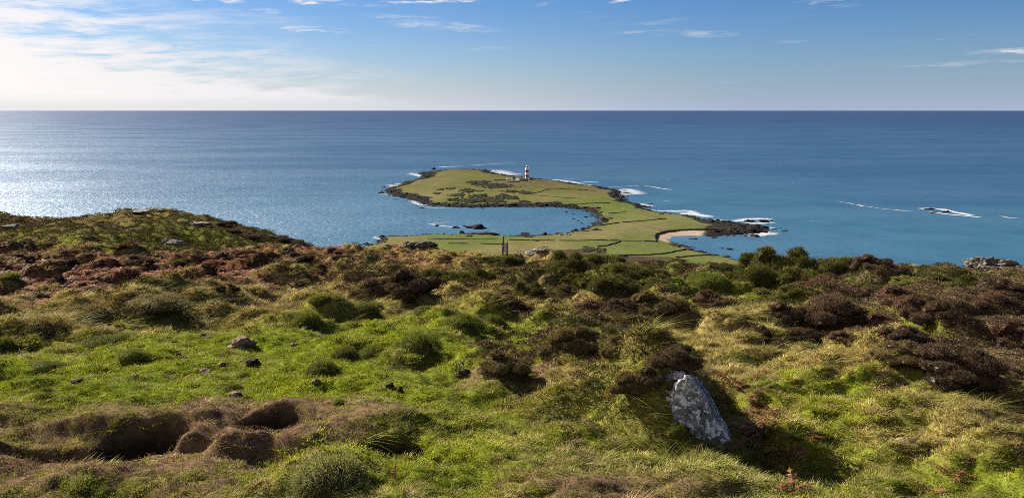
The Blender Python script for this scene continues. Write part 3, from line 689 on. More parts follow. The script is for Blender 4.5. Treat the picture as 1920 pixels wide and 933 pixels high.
def build_foam():
    lines = [  # pixel polyline, width m (depth on water), strength
        ([Z2(200, 140), Z2(300, 140), Z2(420, 135), Z2(530, 130)], 14, .8), ([Z2(530, 130), Z2(620, 140), Z2(720, 158), Z2(805, 170)], 12, 1.0),
        ([Z2(310, 165), Z2(400, 165), Z2(450, 185), Z2(500, 210)], 70, .95), ([Z2(250, 160), Z2(350, 190), Z2(430, 215)], 60, .9), ([Z2(430, 285), Z2(520, 295), Z2(610, 315)], 45, .95), ([Z2(470, 340), Z2(600, 345), Z2(760, 355)], 26, .9),
        ([Z2(690, 350), Z2(830, 355), Z2(930, 350), Z2(1010, 385)], 40, 1.0), ([Z2(830, 370), Z2(930, 375), Z2(1080, 395), Z2(1130, 410)], 40, 1.05), ([Z2(1100, 425), Z2(1250, 435), Z2(1400, 440)], 20, .95),
        ([Z2(1330, 445), Z2(1450, 425), Z2(1600, 420), Z2(1700, 425)], 34, 1.0), ([Z2(1400, 455), Z2(1550, 460), Z2(1690, 445)], 34, 1.0), ([Z2(1540, 490), Z2(1620, 500), Z2(1680, 495)], 26, 1.0), ([Z2(1470, 560), Z2(1600, 545), Z2(1730, 560)], 40, 1.05), ([Z2(1440, 575), Z2(1560, 570), Z2(1640, 530)], 25, 1.0),
        ([Z2(0, 100), Z2(80, 98), Z2(160, 105)], 26, .9), ([Z2(-60, 120), Z2(10, 118), Z2(100, 130)], 24, .8), ([Z2(1400, 540), Z2(1500, 525), Z2(1600, 525)], 14, .9),
        ([(1490, 340), (1482, 348)], 10, .5),
        # west side
        ([Z1(320, 215), Z1(400, 220), Z1(480, 240), Z1(520, 250)], 40, 1.0), ([Z1(390, 200), Z1(430, 225), Z1(500, 232)], 40, .9), ([Z1(120, 330), Z1(200, 325), Z1(280, 310), Z1(400, 285), Z1(470, 268)], 32, 1.0), ([Z1(170, 315), Z1(240, 305), Z1(300, 300)], 26, .9), ([Z1(85, 380), Z1(130, 392), Z1(180, 400), Z1(240, 408)], 18, .9),
        ([Z1(180, 430), Z1(260, 428), Z1(300, 425)], 14, .8), ([Z1(375, 440), Z1(400, 465), Z1(450, 485), Z1(540, 495)], 20, .95), ([Z1(440, 505), Z1(560, 512), Z1(700, 510), Z1(840, 510)], 14, .9),
        ([Z1(510, 650), Z1(600, 665), Z1(700, 675), Z1(830, 685)], 14, .95), ([Z1(560, 655), Z1(680, 640), Z1(760, 635)], 20, .65), ([Z1(210, 640), Z1(300, 655), Z1(400, 660)], 16, .5), ([Z1(60, 760), Z1(90, 775), Z1(130, 765)], 14, 1.0), ([Z1(50, 770), Z1(100, 790)], 14, .9),
        # south side behind the crest
        ([Z1(1060, 180), Z1(1140, 195), Z1(1200, 215), Z1(1290, 230)], 110, .9), ([Z1(1130, 200), Z1(1250, 215), Z1(1380, 215)], 80, .75), ([Z1(600, 158), Z1(700, 152), Z1(860, 148)], 50, .9), ([Z1(840, 145), Z1(1000, 135), Z1(1150, 125), Z1(1350, 120)], 50, .65), ([Z1(1350, 122), Z1(1500, 118), Z1(1700, 120)], 40, .5), ([Z1(900, 150), Z1(1000, 142)], 40, .55),
        ([Z1(1610, 265), Z1(1740, 280), Z1(1866, 300)], 40, 1.0), ([Z1(1700, 260), Z1(1850, 255)], 40, .6), ([Z1(1680, 110), Z1(1850, 105)], 30, .5),
        # open sea
        ([(1560, 376), (1590, 381), (1615, 386), (1650, 391), (1700, 396), (1725, 397)], 10, .85), ([(1605, 384), (1622, 388)], 12, 1.0), ([(1675, 393), (1700, 397)], 9, .9), ([(1718, 392), (1745, 391), (1770, 393), (1790, 398)], 22, 1.1), ([(1740, 397), (1775, 402), (1800, 404), (1845, 409)], 18, 1.1), ([(1760, 393), (1800, 400), (1825, 405)], 26, 1.1), ([(1875, 405), (1890, 409), (1915, 410)], 13, .9),
        ([(478, 402), (483, 408), (480, 412)], 8, .7), ([(470, 420), (490, 418)], 10, .9), ([(1480, 349), (1500, 351)], 14, .5), ([(560, 373), (575, 374)], 8, .5), ([(620, 420), (640, 422)], 6, .4),
    ]
    r = np.random.default_rng(2); V, Fc, E = [], [], []
    for li, (pl, w, st) in enumerate(lines):
        P = A([sea_at(*q) for q in pl]); seg = np.hypot(*np.diff(P, axis=0).T); cum = np.concatenate([[0], np.cumsum(seg)])
        n = max(6, int(cum[-1] / 3)); t = np.linspace(0, cum[-1], n)
        cx = np.interp(t, cum, P[:, 0]); cy = np.interp(t, cum, P[:, 1]); tx = np.gradient(cx); ty = np.gradient(cy); L = np.hypot(tx, ty); nx, ny = -ty / L, tx / L
        wob = 4 * fbm(t / 30, t * 0 + li, 3, 5); k = 9
        ends = np.minimum(1, np.minimum(t, cum[-1] - t) / (cum[-1] * .12 + 1))
        b = len(V)
        for i in range(n):
            for j in range(k):
                a = (j / (k - 1) - .5) * 2
                # at a slant, the width lies along the line of view
                V.append((cx[i] + nx[i] * (a * w / 2 + wob[i]), cy[i] + ny[i] * (a * w / 2 + wob[i]), .12 + .012 * li)); E.append(st * (1 - a * a) * (.35 + .65 * ends[i]))
        for i in range(n - 1):
            for j in range(k - 1):
                q = b + i * k + j; Fc.append((q, q + 1, q + k + 1, q + k))
    me = np_mesh('sea_foam', V, Fc, True); attr(me, 'edge', E)
    obj('sea_foam', me, foam_mat(), kind='stuff')
build_foam()

# ---- skerries and offshore rocks
def skerry(u, v, w, h, label, seed, deep=.8, group=None, name='skerry'):
    x, y = sea_at(u, v + h * .4); s = y / F
    o = obj(name, rock_mesh(name, 4, (w * s * .5, w * s * .5 * deep, h * s * 1.05), seed, .55, 7), M['shore'], loc=(x, y, -.3 * h * s))
    return tag(o, label, 'rock', group)
SK = 'dark rocks standing out of the sea'
skerry(893, 424, 36, 8, 'largest dark rock islet in the blue bay', 1, group=SK); skerry(855, 425, 19, 5, 'low dark rock with foam beside the largest bay islet', 2, group=SK); skerry(820, 422, 12, 3, 'small dark rock at the foamy end of the bay line', 3, group=SK)
skerry(872, 423, 8, 2, 'tiny rock between two dark islets in the bay', 14, group=SK)
skerry(880, 437, 46, 7, 'long dark reef hugging the near shore of the bay', 4, .5, SK); skerry(912, 438, 50, 6, 'tapering dark reef running along the bay shore meadow', 5, .4, SK); skerry(864, 434, 12, 5, 'pointed dark rock at the seaward tip of bay reef', 6, group=SK)
skerry(715, 361, 13, 5, 'lone dark rock off the western point of the island', 7, group=SK); skerry(813, 316, 8, 5, 'dark round stack at the far western tip of island', 8, group=SK); skerry(719, 350, 9, 2, 'flat dark rock awash in western surf', 9, group=SK)
skerry(790, 389, 11, 2, 'flat rock just off the southwest cliff foot', 10, group=SK)
skerry(1432, 413, 24, 8, 'dark rock block among surf at the tip of spit', 11, group=SK); skerry(1405, 413, 20, 6, 'low dark rock left of the surf block', 12, group=SK); skerry(1448, 414, 9, 4, 'outermost small rock in the surf beyond the spit', 13, group=SK); skerry(1430, 424, 24, 6, 'dark ledge rock on the seaward side of spit', 15, group=SK); skerry(1420, 432, 30, 5, 'wedge shaped rock ending the rocky spit', 16, group=SK)
skerry(1369, 466, 17, 3, 'dark reef in the small bay below beach', 17, group=SK); skerry(1355, 465, 9, 2, 'tiny reef rock left in the small bay', 18, group=SK); skerry(1398, 442, 7, 2, 'small black rock off spit in calm water', 19, group=SK); skerry(1300, 447, 18, 2, 'thin dark reef close to the sandy beach', 20, group=SK)
skerry(1742, 391, 22, 3, 'upper long rock in white offshore breakers', 21, .5, SK); skerry(1775, 396, 18, 4, 'right hand rock in white offshore breakers', 22, .5, SK); skerry(1752, 398, 16, 3, 'lower rock in white offshore breakers', 23, .5, SK)
for i, (u, v, w, lb) in enumerate([(1076, 410, 6, 'middle small black rock in the shallow bay head'), (1084, 413, 7, 'small black rock in the bay head nearer the shore rubble'), (1090, 418, 8, 'lowest small black rock in the shallow bay head'), (1098, 406, 9, 'widest small black rock touching the bay head shore'), (1062, 397, 6, 'uppermost small black rock below the bay cliff'), (1075, 401, 6, 'second highest small black rock below the bay cliff')]):
    skerry(u, v, w, 2.2, lb, 30 + i, .9, 'rocks at the head of the bay')

# ---- earth banks between the fields
def bank(pl, label, wid=2.2, hgt=1.7, group='field banks on the island'):
    P = []
    for q in pl:
        x, y, z = isl_at(*q); P.append((x, y))
    P = A(P); seg = np.hypot(*np.diff(P, axis=0).T); cum = np.concatenate([[0], np.cumsum(seg)]); n = max(3, int(cum[-1] / 4)); t = np.linspace(0, cum[-1], n)
    cx = np.interp(t, cum, P[:, 0]) + 1.2 * noise(t / 12, t * 0, 7); cy = np.interp(t, cum, P[:, 1]) + 1.2 * noise(t / 12, t * 0 + 4, 8)
    tx = np.gradient(cx); ty = np.gradient(cy); L = np.hypot(tx, ty) + 1e-9; nx, ny = -ty / L, tx / L
    hh = .62 * hgt * (1 + .35 * noise(t / 7, t * 0 + 2, 9)); V = []
    for (a, f) in ((-.62, -.6), (-.42, .8), (-.1, 1.0), (.2, .98), (.45, .75), (.62, -.6)):
        px, py = cx + nx * a * wid, cy + ny * a * wid; V.append(np.stack([px, py, isl_z(px, py) + hh * f + .12 * noise(t * .9, t * 0 + a * 9, 3)], 1))
    V = np.stack(V, 1); k = V.shape[1]; idx = np.arange(n * k).reshape(n, k)
    Fc = np.stack([idx[:-1, :-1], idx[1:, :-1], idx[1:, 1:], idx[:-1, 1:]], -1).reshape(-1, 4)
    me = np_mesh('field_bank', V.reshape(-1, 3), Fc)
    return tag(obj('field_bank', me, M['bank']), label, 'field bank', group)
bank([Z1(520, 785), Z1(700, 782), Z1(900, 780), Z1(1130, 779)], 'dark bank across the near western meadow behind gate posts', 2, 1.4)
bank([Z1(700, 822), Z1(870, 823)], 'short bank left end of the strip just above the heath'); bank([Z1(985, 824), Z1(1160, 827)], 'short bank ending at the tall gate post')
bank([Z1(1235, 789), Z1(1420, 793)], 'straight bank just right of the gate posts', 2.4, 1.9); bank([Z1(1430, 793), Z1(1640, 796)], 'middle length of the straight dark bank below barn', 2.4, 1.9); bank([Z1(1675, 796), Z1(1866, 797), Z2(230, 610)], 'long straight bank running right below the shore rubble', 2.4, 1.9)
bank([Z2(250, 608), Z2(340, 608), Z2(325, 622), Z2(280, 637), Z2(220, 655), Z2(150, 662)], 'hooked bank winding down to the brown moor', 2.6, 1.9)
bank([Z2(550, 613), Z2(650, 618)], 'short thick bank running up to the beach end', 3, 2.4); bank([Z2(345, 612), Z2(450, 613), Z2(545, 612)], 'faint low bank between hooked bank and beach', 1.2, .7)
bank([Z2(255, 747), Z2(480, 747), Z2(600, 742), Z2(680, 735), Z2(760, 718), Z2(830, 698), Z2(890, 690), Z2(905, 678), Z2(880, 665)], 'long curving bank round the nearest pasture', 3.4, 2.2)
bank([Z2(830, 762), Z2(900, 757), Z2(1000, 745), Z2(1180, 735)], 'lowest bank just above the gorse bushes', 3, 2)
bank([Z2(150, 480), Z2(240, 465), Z2(330, 452)], 'left length of dotted bank across the green neck', 2.6, 2); bank([Z2(358, 449), Z2(420, 446), Z2(610, 432)], 'middle length of dotted bank across the neck', 2.6, 2); bank([Z2(622, 430), Z2(740, 420)], 'right length of dotted bank across the neck', 2.6, 2)
bank([Z2(430, 455), Z2(560, 487), Z2(700, 520)], 'thin slanting bank from dotted bank toward the beach', 1.6, 1.1); bank([Z2(750, 425), Z2(900, 460), Z2(1100, 505)], 'thin slanting bank toward the rocky spit', 1.6, 1.1); bank([Z2(430, 365), Z2(560, 388), Z2(690, 412)], 'thin slanting bank above the dotted bank', 1.6, 1.1)
bank([Z2(240, 371), Z2(390, 362)], 'short bank in the pasture right of bay head', 2.6, 1.7); bank([Z2(0, 291), Z2(60, 287), Z2(250, 282)], 'bank crossing the neck at the eastern rocks', 2.4, 1.8); bank([Z2(0, 166), Z2(60, 170), Z2(130, 181)], 'bank near the eastern shore below lighthouse field', 2.2, 1.6)
bank([Z1(1600, 343), Z1(1720, 347), Z1(1866, 355)], 'bank right of the lighthouse slope corner', 2.4, 1.7); bank([Z1(1400, 392), Z1(1480, 378), Z1(1540, 360), Z1(1585, 345)], 'slanting bank climbing toward the lighthouse', 2.4, 1.6); bank([Z1(1420, 400), Z1(1560, 408), Z1(1730, 425), Z1(1860, 430)], 'long thin bank in the middle island pasture', 2.0, 1.3)
bank([Z1(1700, 486), Z1(1866, 478), Z2(60, 470 - 187)], 'bank along the cliff edge above the bay', 2.2, 1.6); bank([Z1(1070, 232), Z1(1240, 230)], 'bank on the skyline left of the lighthouse', 2.6, 1.9)
bank([Z2(640, 575), Z2(655, 555), Z2(720, 536), Z2(860, 520), Z2(1000, 516), Z2(1130, 514), Z2(1260, 518)], 'tall dark earth cliff bank behind the sandy beach', 4.5, 3.4); bank([Z2(640, 575), Z2(640, 600), Z2(655, 618)], 'dark earth edge at the near end of beach', 4, 2.6)
bank([Z2(760, 635), Z2(860, 652), Z2(930, 672), Z2(1000, 680)], 'dark shore edge below the beach mouth', 4, 1.6)
bank([Z2(0, 700), Z2(120, 695), Z2(145, 672)], 'bank edging the brown moor corner', 2.4, 1.6)

# ---- lighthouse and its yard
LX, LY, LZ = isl_at(988, 337)
def build_lighthouse():
    t = thing('lighthouse', 'tall square lighthouse tower painted in red and white bands', 'lighthouse', (LX, LY, LZ - .5), R(8))
    Ht = 26.0; hw = lambda z: 4.1 - 1.0 * z / Ht
    z0 = 0.0
    tw = None
    bands = [(0, 6.6, 'white'), (6.6, 11.6, 'red'), (11.6, 17.4, 'white'), (17.4, 22.8, 'red'), (22.8, 26.0, 'white')]
    for (a, b, c) in bands:
        mb = MB(); mb.frustum(4, hw(a) * 1.414, hw(b) * 1.414, a, b, math.pi / 4); o = mb.build('tower_band', M[c], t); o['label'] = f'{c} painted tower band'
    for z in (4.5, 14.0, 20.0):
        w = MB(); w.box(-.55, .55, -hw(z) - .06, -hw(z) + .3, z, z + 1.7); f = w.build('window', M['white'], t)
        g = MB(); g.box(-.4, .4, -hw(z) - .10, -hw(z) - .05, z + .15, z + 1.55); g.build('pane', M['dark'], f)
    d = MB(); d.box(-.7, .7, -4.25, -3.9, 0, 2.4); d.build('door', M['red'], t)
    g = MB(); g.box(-3.9, 3.9, -3.9, 3.9, 26.003, 26.5); gal = g.build('gallery', M['white'], t)
    rl = MB()
    for i in range(-4, 5):
        for s in (-1, 1):
            rl.bar((i * .92, s * 3.7, 26.5), (i * .92, s * 3.7, 27.6), .06, 4); rl.bar((s * 3.7, i * .92, 26.5), (s * 3.7, i * .92, 27.6), .06, 4)
    for s in (-1, 1):
        rl.bar((-3.75, s * 3.75, 27.6), (3.75, s * 3.75, 27.6), .08, 4); rl.bar((s * 3.75, -3.75, 27.6), (s * 3.75, 3.75, 27.6), .08, 4)
    rl.build('railing', M['metal'], gal)
    l = MB(); l.frustum(12, 2.5, 2.5, 26.5, 27.9); l.build('lantern_base', M['white'], t)
    l = MB(); l.frustum(12, 2.3, 2.3, 27.9, 30.6); lg = l.build('lantern_glass', M['glass'], t)
    for i in range(8):
        l = MB(); a = i * math.pi / 4; l.bar((2.35 * math.cos(a), 2.35 * math.sin(a), 27.9), (2.35 * math.cos(a), 2.35 * math.sin(a), 30.6), .12, 4); l.build('glazing_bar', M['metal'], lg)
    l = MB(); prev = (2.7, 30.6)
    for r_, z_ in ((2.5, 31.2), (1.9, 32.0), (1.0, 32.6), (.35, 32.9), (.3, 33.6)): l.frustum(12, prev[0], r_, prev[1], z_); prev = (r_, z_)
    l.build('dome', M['white'], t)
build_lighthouse()

def house(name, label, cat, u, v, L, W, hw, hr, rz, wall, roof, chim=1, group=None, wins=3, face=-1):
    x, y, z = isl_at(u, v)
    t = thing(name, label, cat, (x, y, z - .4), rz, group)
    mb = MB(); mb.box(-L / 2, L / 2, -W / 2, W / 2, 0, hw)
    mb.add([(-L / 2, -W / 2, hw + .002), (-L / 2, W / 2, hw + .002), (-L / 2, 0, hw + hr), (-L / 2 + .3, -W / 2, hw + .002), (-L / 2 + .3, W / 2, hw + .002), (-L / 2 + .3, 0, hw + hr)], [(0, 2, 1), (3, 4, 5), (0, 3, 5, 2), (1, 2, 5, 4), (0, 1, 4, 3)])
    mb.add([(L / 2 - .3, -W / 2, hw + .002), (L / 2 - .3, W / 2, hw + .002), (L / 2 - .3, 0, hw + hr), (L / 2, -W / 2, hw + .002), (L / 2, W / 2, hw + .002), (L / 2, 0, hw + hr)], [(0, 2, 1), (3, 4, 5), (0, 3, 5, 2), (1, 2, 5, 4), (0, 1, 4, 3)])
    mb.build('wall', M[wall], t)
    e = .35; r = MB()
    for s in (-1, 1):
        y0, z0, y1, z1 = s * (W / 2 + e), hw - e * hr / (W / 2) + .06, 0, hw + hr + .06
        v8 = [(-L / 2 - .25, y0, z0), (L / 2 + .25, y0, z0), (L / 2 + .25, y1, z1), (-L / 2 - .25, y1, z1)]
        r.add(v8 + [(a, b, c + .22) for a, b, c in v8], [(3, 2, 1, 0), (4, 5, 6, 7), (0, 1, 5, 4), (1, 2, 6, 5), (2, 3, 7, 6), (3, 0, 4, 7)])
    rf = r.build('roof', M[roof], t)
    for i in range(chim):
        c = MB(); cx = -L / 2 + .9 if i == 0 else L / 2 - .9; c.box(cx - .45, cx + .45, -.45, .45, hw + hr - .5, hw + hr + 1.4); c.build('chimney', M[wall], rf)
    for i in range(wins):
        cx = -L / 2 + L * (i + .5) / wins; w = MB(); w.box(cx - .45, cx + .45, -W / 2 - .08, -W / 2 + .1, hw * .4, hw * .4 + 1.1); fr = w.build('window', M['white'], t)
        p = MB(); p.box(cx - .35, cx + .35, -W / 2 - .12, -W / 2 - .07, hw * .4 + .1, hw * .4 + 1.0); p.build('pane', M['dark'], fr)
    d = MB(); d.box(L * .18, L * .18 + .9, -W / 2 - .07, -W / 2 + .1, 0, 2.0); d.build('door', M['dark'], t)
    return t
house('keepers_house', 'slate roofed keepers house at the foot of the striped tower', 'house', 982, 340, 17, 8, 4.0, 3.0, R(-12), 'stonewall', 'slate', 2, None, 4)
house('cottage', 'white gabled cottage left of the lighthouse', 'house', 962, 337, 11, 7, 3.4, 2.6, R(60), 'white', 'slate', 1, 'white buildings beside the lighthouse')
house('cottage', 'white outbuilding furthest left of the lighthouse yard', 'house', 952, 337.5, 6, 5, 2.6, 1.6, R(15), 'white', 'white', 0, 'white buildings beside the lighthouse', 1)
house('cottage', 'low white shed between cottage and keepers house', 'house', 970, 339, 7, 4.5, 2.6, 1.4, R(-10), 'white', 'white', 0, 'white buildings beside the lighthouse', 2)
house('store_shed', 'small dark roofed store right of the lighthouse', 'shed', 997, 337.5, 7, 5, 2.6, 1.7, R(-20), 'stonewall', 'slate', 0, None, 1)
house('store_shed', 'tiny stone hut at the right end of lighthouse yard', 'shed', 1003, 337, 4, 4, 2.4, 1.2, R(10), 'stonewall', 'slate', 0, None, 1)
house('barn', 'dark stone barn on the near bay shore meadow', 'barn', 984.5, 442.5, 10.5, 6.0, 3.0, 2.6, R(-8), 'stonewall', 'slate', 0, None, 1)
def yard_wall(pl, label, h=1.8):
    P = [isl_at(*q) for q in pl]; mb = MB()
    for (a, b) in zip(P[:-1], P[1:]):
        d = A([b[0] - a[0], b[1] - a[1]]); L = np.hypot(*d); n = A([-d[1], d[0]]) / L * .35
        v = [(a[0] - n[0], a[1] - n[1], a[2] - 1), (b[0] - n[0], b[1] - n[1], b[2] - 1), (b[0] + n[0], b[1] + n[1], b[2] - 1), (a[0] + n[0], a[1] + n[1], a[2] - 1)]
        zt = [a[2] + h, b[2] + h, b[2] + h, a[2] + h]; v += [(p[0], p[1], zz) for p, zz in zip(v[:4], zt)]
        mb.add(v, [(3, 2, 1, 0), (4, 5, 6, 7), (0, 1, 5, 4), (1, 2, 6, 5), (2, 3, 7, 6), (3, 0, 4, 7)])
    tag(mb.build('yard_wall', M['stonewall']), label, 'wall', 'stone walls round the lighthouse yard')
yard_wall([(926, 339), (935, 338.3), (950, 338)], 'stone wall running left from the white buildings'); yard_wall([(926, 339), (929, 336.5)], 'short return wall at the far left of yard'); yard_wall([(951, 342.5), (962, 341.8), (975, 341.5)], 'stone wall in front of the white cottages'); yard_wall([(1003, 339.5), (1012, 340.5), (1020, 341)], 'low wall trailing right from lighthouse yard')

# ruined walls by the bay
for i, (u, v, w, h, lb) in enumerate([(1044, 438, 9, 2.5, 'dark boulder heap by the bay shore right of barn'), (1030, 439.5, 14, 1.6, 'low rubble ledge right of the stone barn'), (1052, 440, 10, 2.4, 'pale rubble rock in the shore meadow'), (1061, 439.5, 9, 2.2, 'grey rubble rock right of the pale one'), (1068, 440.5, 7, 1.8, 'last rubble rock right end of shore heap'), (1020, 439.5, 9, 2, 'small dark rock close right of the barn')]):
    x, y, z = isl_at(u, v); s = y / F
    tag(obj('shore_boulder', rock_mesh('shore_boulder', 3, (w * s * .5, w * s * .6, h * s * .9), 50 + i, .5), M['shore'] if i in (0, 5) else M['outcrop'], loc=(x, y, z)), lb, 'rock', 'rocks on the bay shore meadow')

# ------------------------------------------------------------------ ground cover: grass, heather, bracken (uncountable)
def blades(seed, n, rad, L0, L1, w, lean, curl, segs=2, wind=(0, 0)):
    r = np.random.default_rng(seed)
    a = r.uniform(0, 2 * np.pi, n); d = rad * np.sqrt(r.uniform(0, 1, n)); bx, by = d * np.cos(a), d * np.sin(a)
    L = r.uniform(L0, L1, n); dr = a + r.normal(0, .9, n); ln = np.abs(r.normal(lean, lean * .4, n))
    hx, hy = np.cos(dr) * ln + wind[0], np.sin(dr) * ln + wind[1]
    pa = dr + np.pi / 2 + r.normal(0, .6, n); wx, wy = np.cos(pa) * w / 2, np.sin(pa) * w / 2
    V, Fc, var = [], [], []
    rv = r.uniform(0, 1, n)
    pts = []
    for t in (0, .5, 1.0):
        up = L * t * (1 - .25 * curl * t); ox = hx * L * t * (1 + curl * t); oy = hy * L * t * (1 + curl * t)
        pts.append((bx + ox, by + oy, up - .004))
    V = np.stack([np.stack([pts[0][0] - wx, pts[0][1] - wy, pts[0][2]], 1), np.stack([pts[0][0] + wx, pts[0][1] + wy, pts[0][2]], 1),
                  np.stack([pts[1][0] - wx * .8, pts[1][1] - wy * .8, pts[1][2]], 1), np.stack([pts[1][0] + wx * .8, pts[1][1] + wy * .8, pts[1][2]], 1),
                  np.stack(pts[2], 1)], 1)
    idx = np.arange(n)[:, None] * 5
    Fc = np.concatenate([idx + A([[0, 1, 3]]).astype(int), idx + A([[0, 3, 2]]).astype(int), idx + A([[2, 3, 4]]).astype(int)], 1).reshape(-1, 3)
    return V.reshape(-1, 3), Fc, np.repeat(rv, 5)

def sprigs(P, Nn, seed, K, L, w, spread):
    r = np.random.default_rng(seed); n = len(P)
    P = np.repeat(P, K, 0); D = np.repeat(Nn, K, 0) + spread * r.normal(size=(n * K, 3)); D /= np.linalg.norm(D, axis=1)[:, None]
    T = np.cross(D, r.normal(size=(n * K, 3))); T /= np.linalg.norm(T, axis=1)[:, None] + 1e-9
    l = L * (r.uniform(.5, 1.2, n * K) * np.where(r.uniform(0, 1, n * K) < .06, 2.0, 1.0))[:, None]; ww = w * r.uniform(.6, 1.2, n * K)[:, None]
    b = P + D * l * .15; V = np.stack([b - T * ww * .5, b + T * ww * .5, P + D * l], 1).reshape(-1, 3)
    Fc = np.arange(n * K * 3).reshape(-1, 3)
    return V, Fc, np.repeat(np.clip(np.repeat(r.uniform(0, 1, n), K) * .6 + .4 * r.uniform(0, 1, n * K), 0, 1), 3)

def fern(seed, n=5, L=.3):
    """a bracken clump: arching fronds with side leaflets"""
    r = np.random.default_rng(seed); Vs, Fs, vs = [], [], []
    for i in range(n):
        a = r.uniform(0, 6.28); l = L * r.uniform(.7, 1.2); rise = r.uniform(.4, 1.0); m = 9
        t = np.linspace(.1, 1, m); px = np.cos(a) * l * t; py = np.sin(a) * l * t; pz = l * rise * (t - .75 * t * t) + .01
        sx, sy = -np.sin(a), np.cos(a)
        for j in range(m):
            ll = l * .34 * (1 - t[j]) ** .7 + .01
            for s in (-1, 1):
                b = A([px[j], py[j], pz[j]]); dirv = A([sx * s + .5 * np.cos(a), sy * s + .5 * np.sin(a), r.uniform(-.5, .25)]) * ll; w_ = A([np.cos(a), np.sin(a), .1]) * l * .055
                k = len(Vs); Vs += [b - w_, b + w_, b + dirv]; Fs.append((k, k + 1, k + 2)); vs += [r.uniform(0, 1)] * 3
    return A(Vs), np.array(Fs), A(vs)

def sphere_pts(seed, n, rad, h):
    r = np.random.default_rng(seed); d = r.normal(size=(n, 3)); d[:, 2] = np.abs(d[:, 2]); d /= np.linalg.norm(d, axis=1)[:, None]
    return d * A([rad, rad, h]), d

VAR = {k: [] for k in range(ZK)}
for s in range(4):
    VAR[0].append(blades(100 + s, 46, .085, .010, .028, .0066, .6, .7))
    VAR[1].append(blades(200 + s, 52, .085, .018, .058, .0056, .65, .9, wind=(.2, -.1)))
    VAR[2].append(blades(300 + s, 60, .09, .008, .020, .0062, 1.0, .4))
    p, d = sphere_pts(400 + s, 34, .08, .045); VAR[3].append(sprigs(p, d + A([0, 0, .3]), 410 + s, 6, .024, .009, .6))
    VAR[4].append(fern(500 + s, 5, .11))
    p, d = sphere_pts(600 + s, 32, .08, .045); VAR[5].append(sprigs(p, d + A([0, 0, .4]), 610 + s, 6, .030, .008, .6))
NAMES = ['short_grass', 'rough_grass', 'dead_turf_grass', 'heather_ground_cover', 'bracken_ground_cover', 'scrub_ground_cover']
MATS = [M['grass'], M['dry'], M['dry'], M['sprig'], M['dry'], M['sprig']]
LO = A([[.090, .113, .008], [.135, .108, .034], [.085, .051, .032], [.052, .034, .023], [.095, .044, .028], [.036, .043, .013]])
HI = A([[.240, .258, .016], [.340, .250, .098], [.190, .122, .078], [.150, .100, .066], [.210, .105, .062], [.090, .098, .028]])

def gn_cover(name, pts, rot, scl, var, tint, meshes, material, gnv):
    src = bpy.data.collections.new(name + '_pieces')
    for i, (V, Fc, vr) in enumerate(meshes):
        me = np_mesh(f'{name}_clump', V, Fc); attr(me, 'var', vr); me.materials.append(material)
        src.objects.link(bpy.data.objects.new(f'{name}_clump_{i}', me))
    me = bpy.data.meshes.new(name); me.vertices.add(len(pts)); me.vertices.foreach_set('co', pts.astype(np.float32).ravel()); me.update()
    attr(me, 'rot', rot, 'FLOAT_VECTOR'); attr(me, 'scl', scl); attr(me, 'gn', gnv, 'FLOAT_VECTOR'); attr(me, 'tint', tint, 'FLOAT_COLOR')
    a = me.attributes.new('pick', 'INT', 'POINT'); a.data.foreach_set('value', np.asarray(var, np.int32))
    o = obj(name, me, kind='stuff'); me.materials.append(material)
    g = bpy.data.node_groups.new(name, 'GeometryNodeTree'); g.interface.new_socket('Geometry', in_out='INPUT', socket_type='NodeSocketGeometry'); g.interface.new_socket('Geometry', in_out='OUTPUT', socket_type='NodeSocketGeometry')
    gi = g.nodes.new('NodeGroupInput'); go = g.nodes.new('NodeGroupOutput')
    ci = g.nodes.new('GeometryNodeCollectionInfo'); ci.inputs[0].default_value = src; ci.inputs['Separate Children'].default_value = True; ci.inputs['Reset Children'].default_value = True
    ip = g.nodes.new('GeometryNodeInstanceOnPoints'); ip.inputs['Pick Instance'].default_value = True
    def na(nm, ty):
        n = g.nodes.new('GeometryNodeInputNamedAttribute'); n.data_type = ty; n.inputs[0].default_value = nm; return n.outputs[0]
    g.links.new(gi.outputs[0], ip.inputs['Points']); g.links.new(ci.outputs[0], ip.inputs['Instance'])
    g.links.new(na('pick', 'INT'), ip.inputs['Instance Index']); g.links.new(na('scl', 'FLOAT'), ip.inputs['Scale'])
    e2r = g.nodes.new('FunctionNodeEulerToRotation'); g.links.new(na('rot', 'FLOAT_VECTOR'), e2r.inputs[0]); g.links.new(e2r.outputs[0], ip.inputs['Rotation'])
    g.links.new(ip.outputs[0], go.inputs[0])
    md_ = o.modifiers.new('cover', 'NODES'); md_.node_group = g
    return o

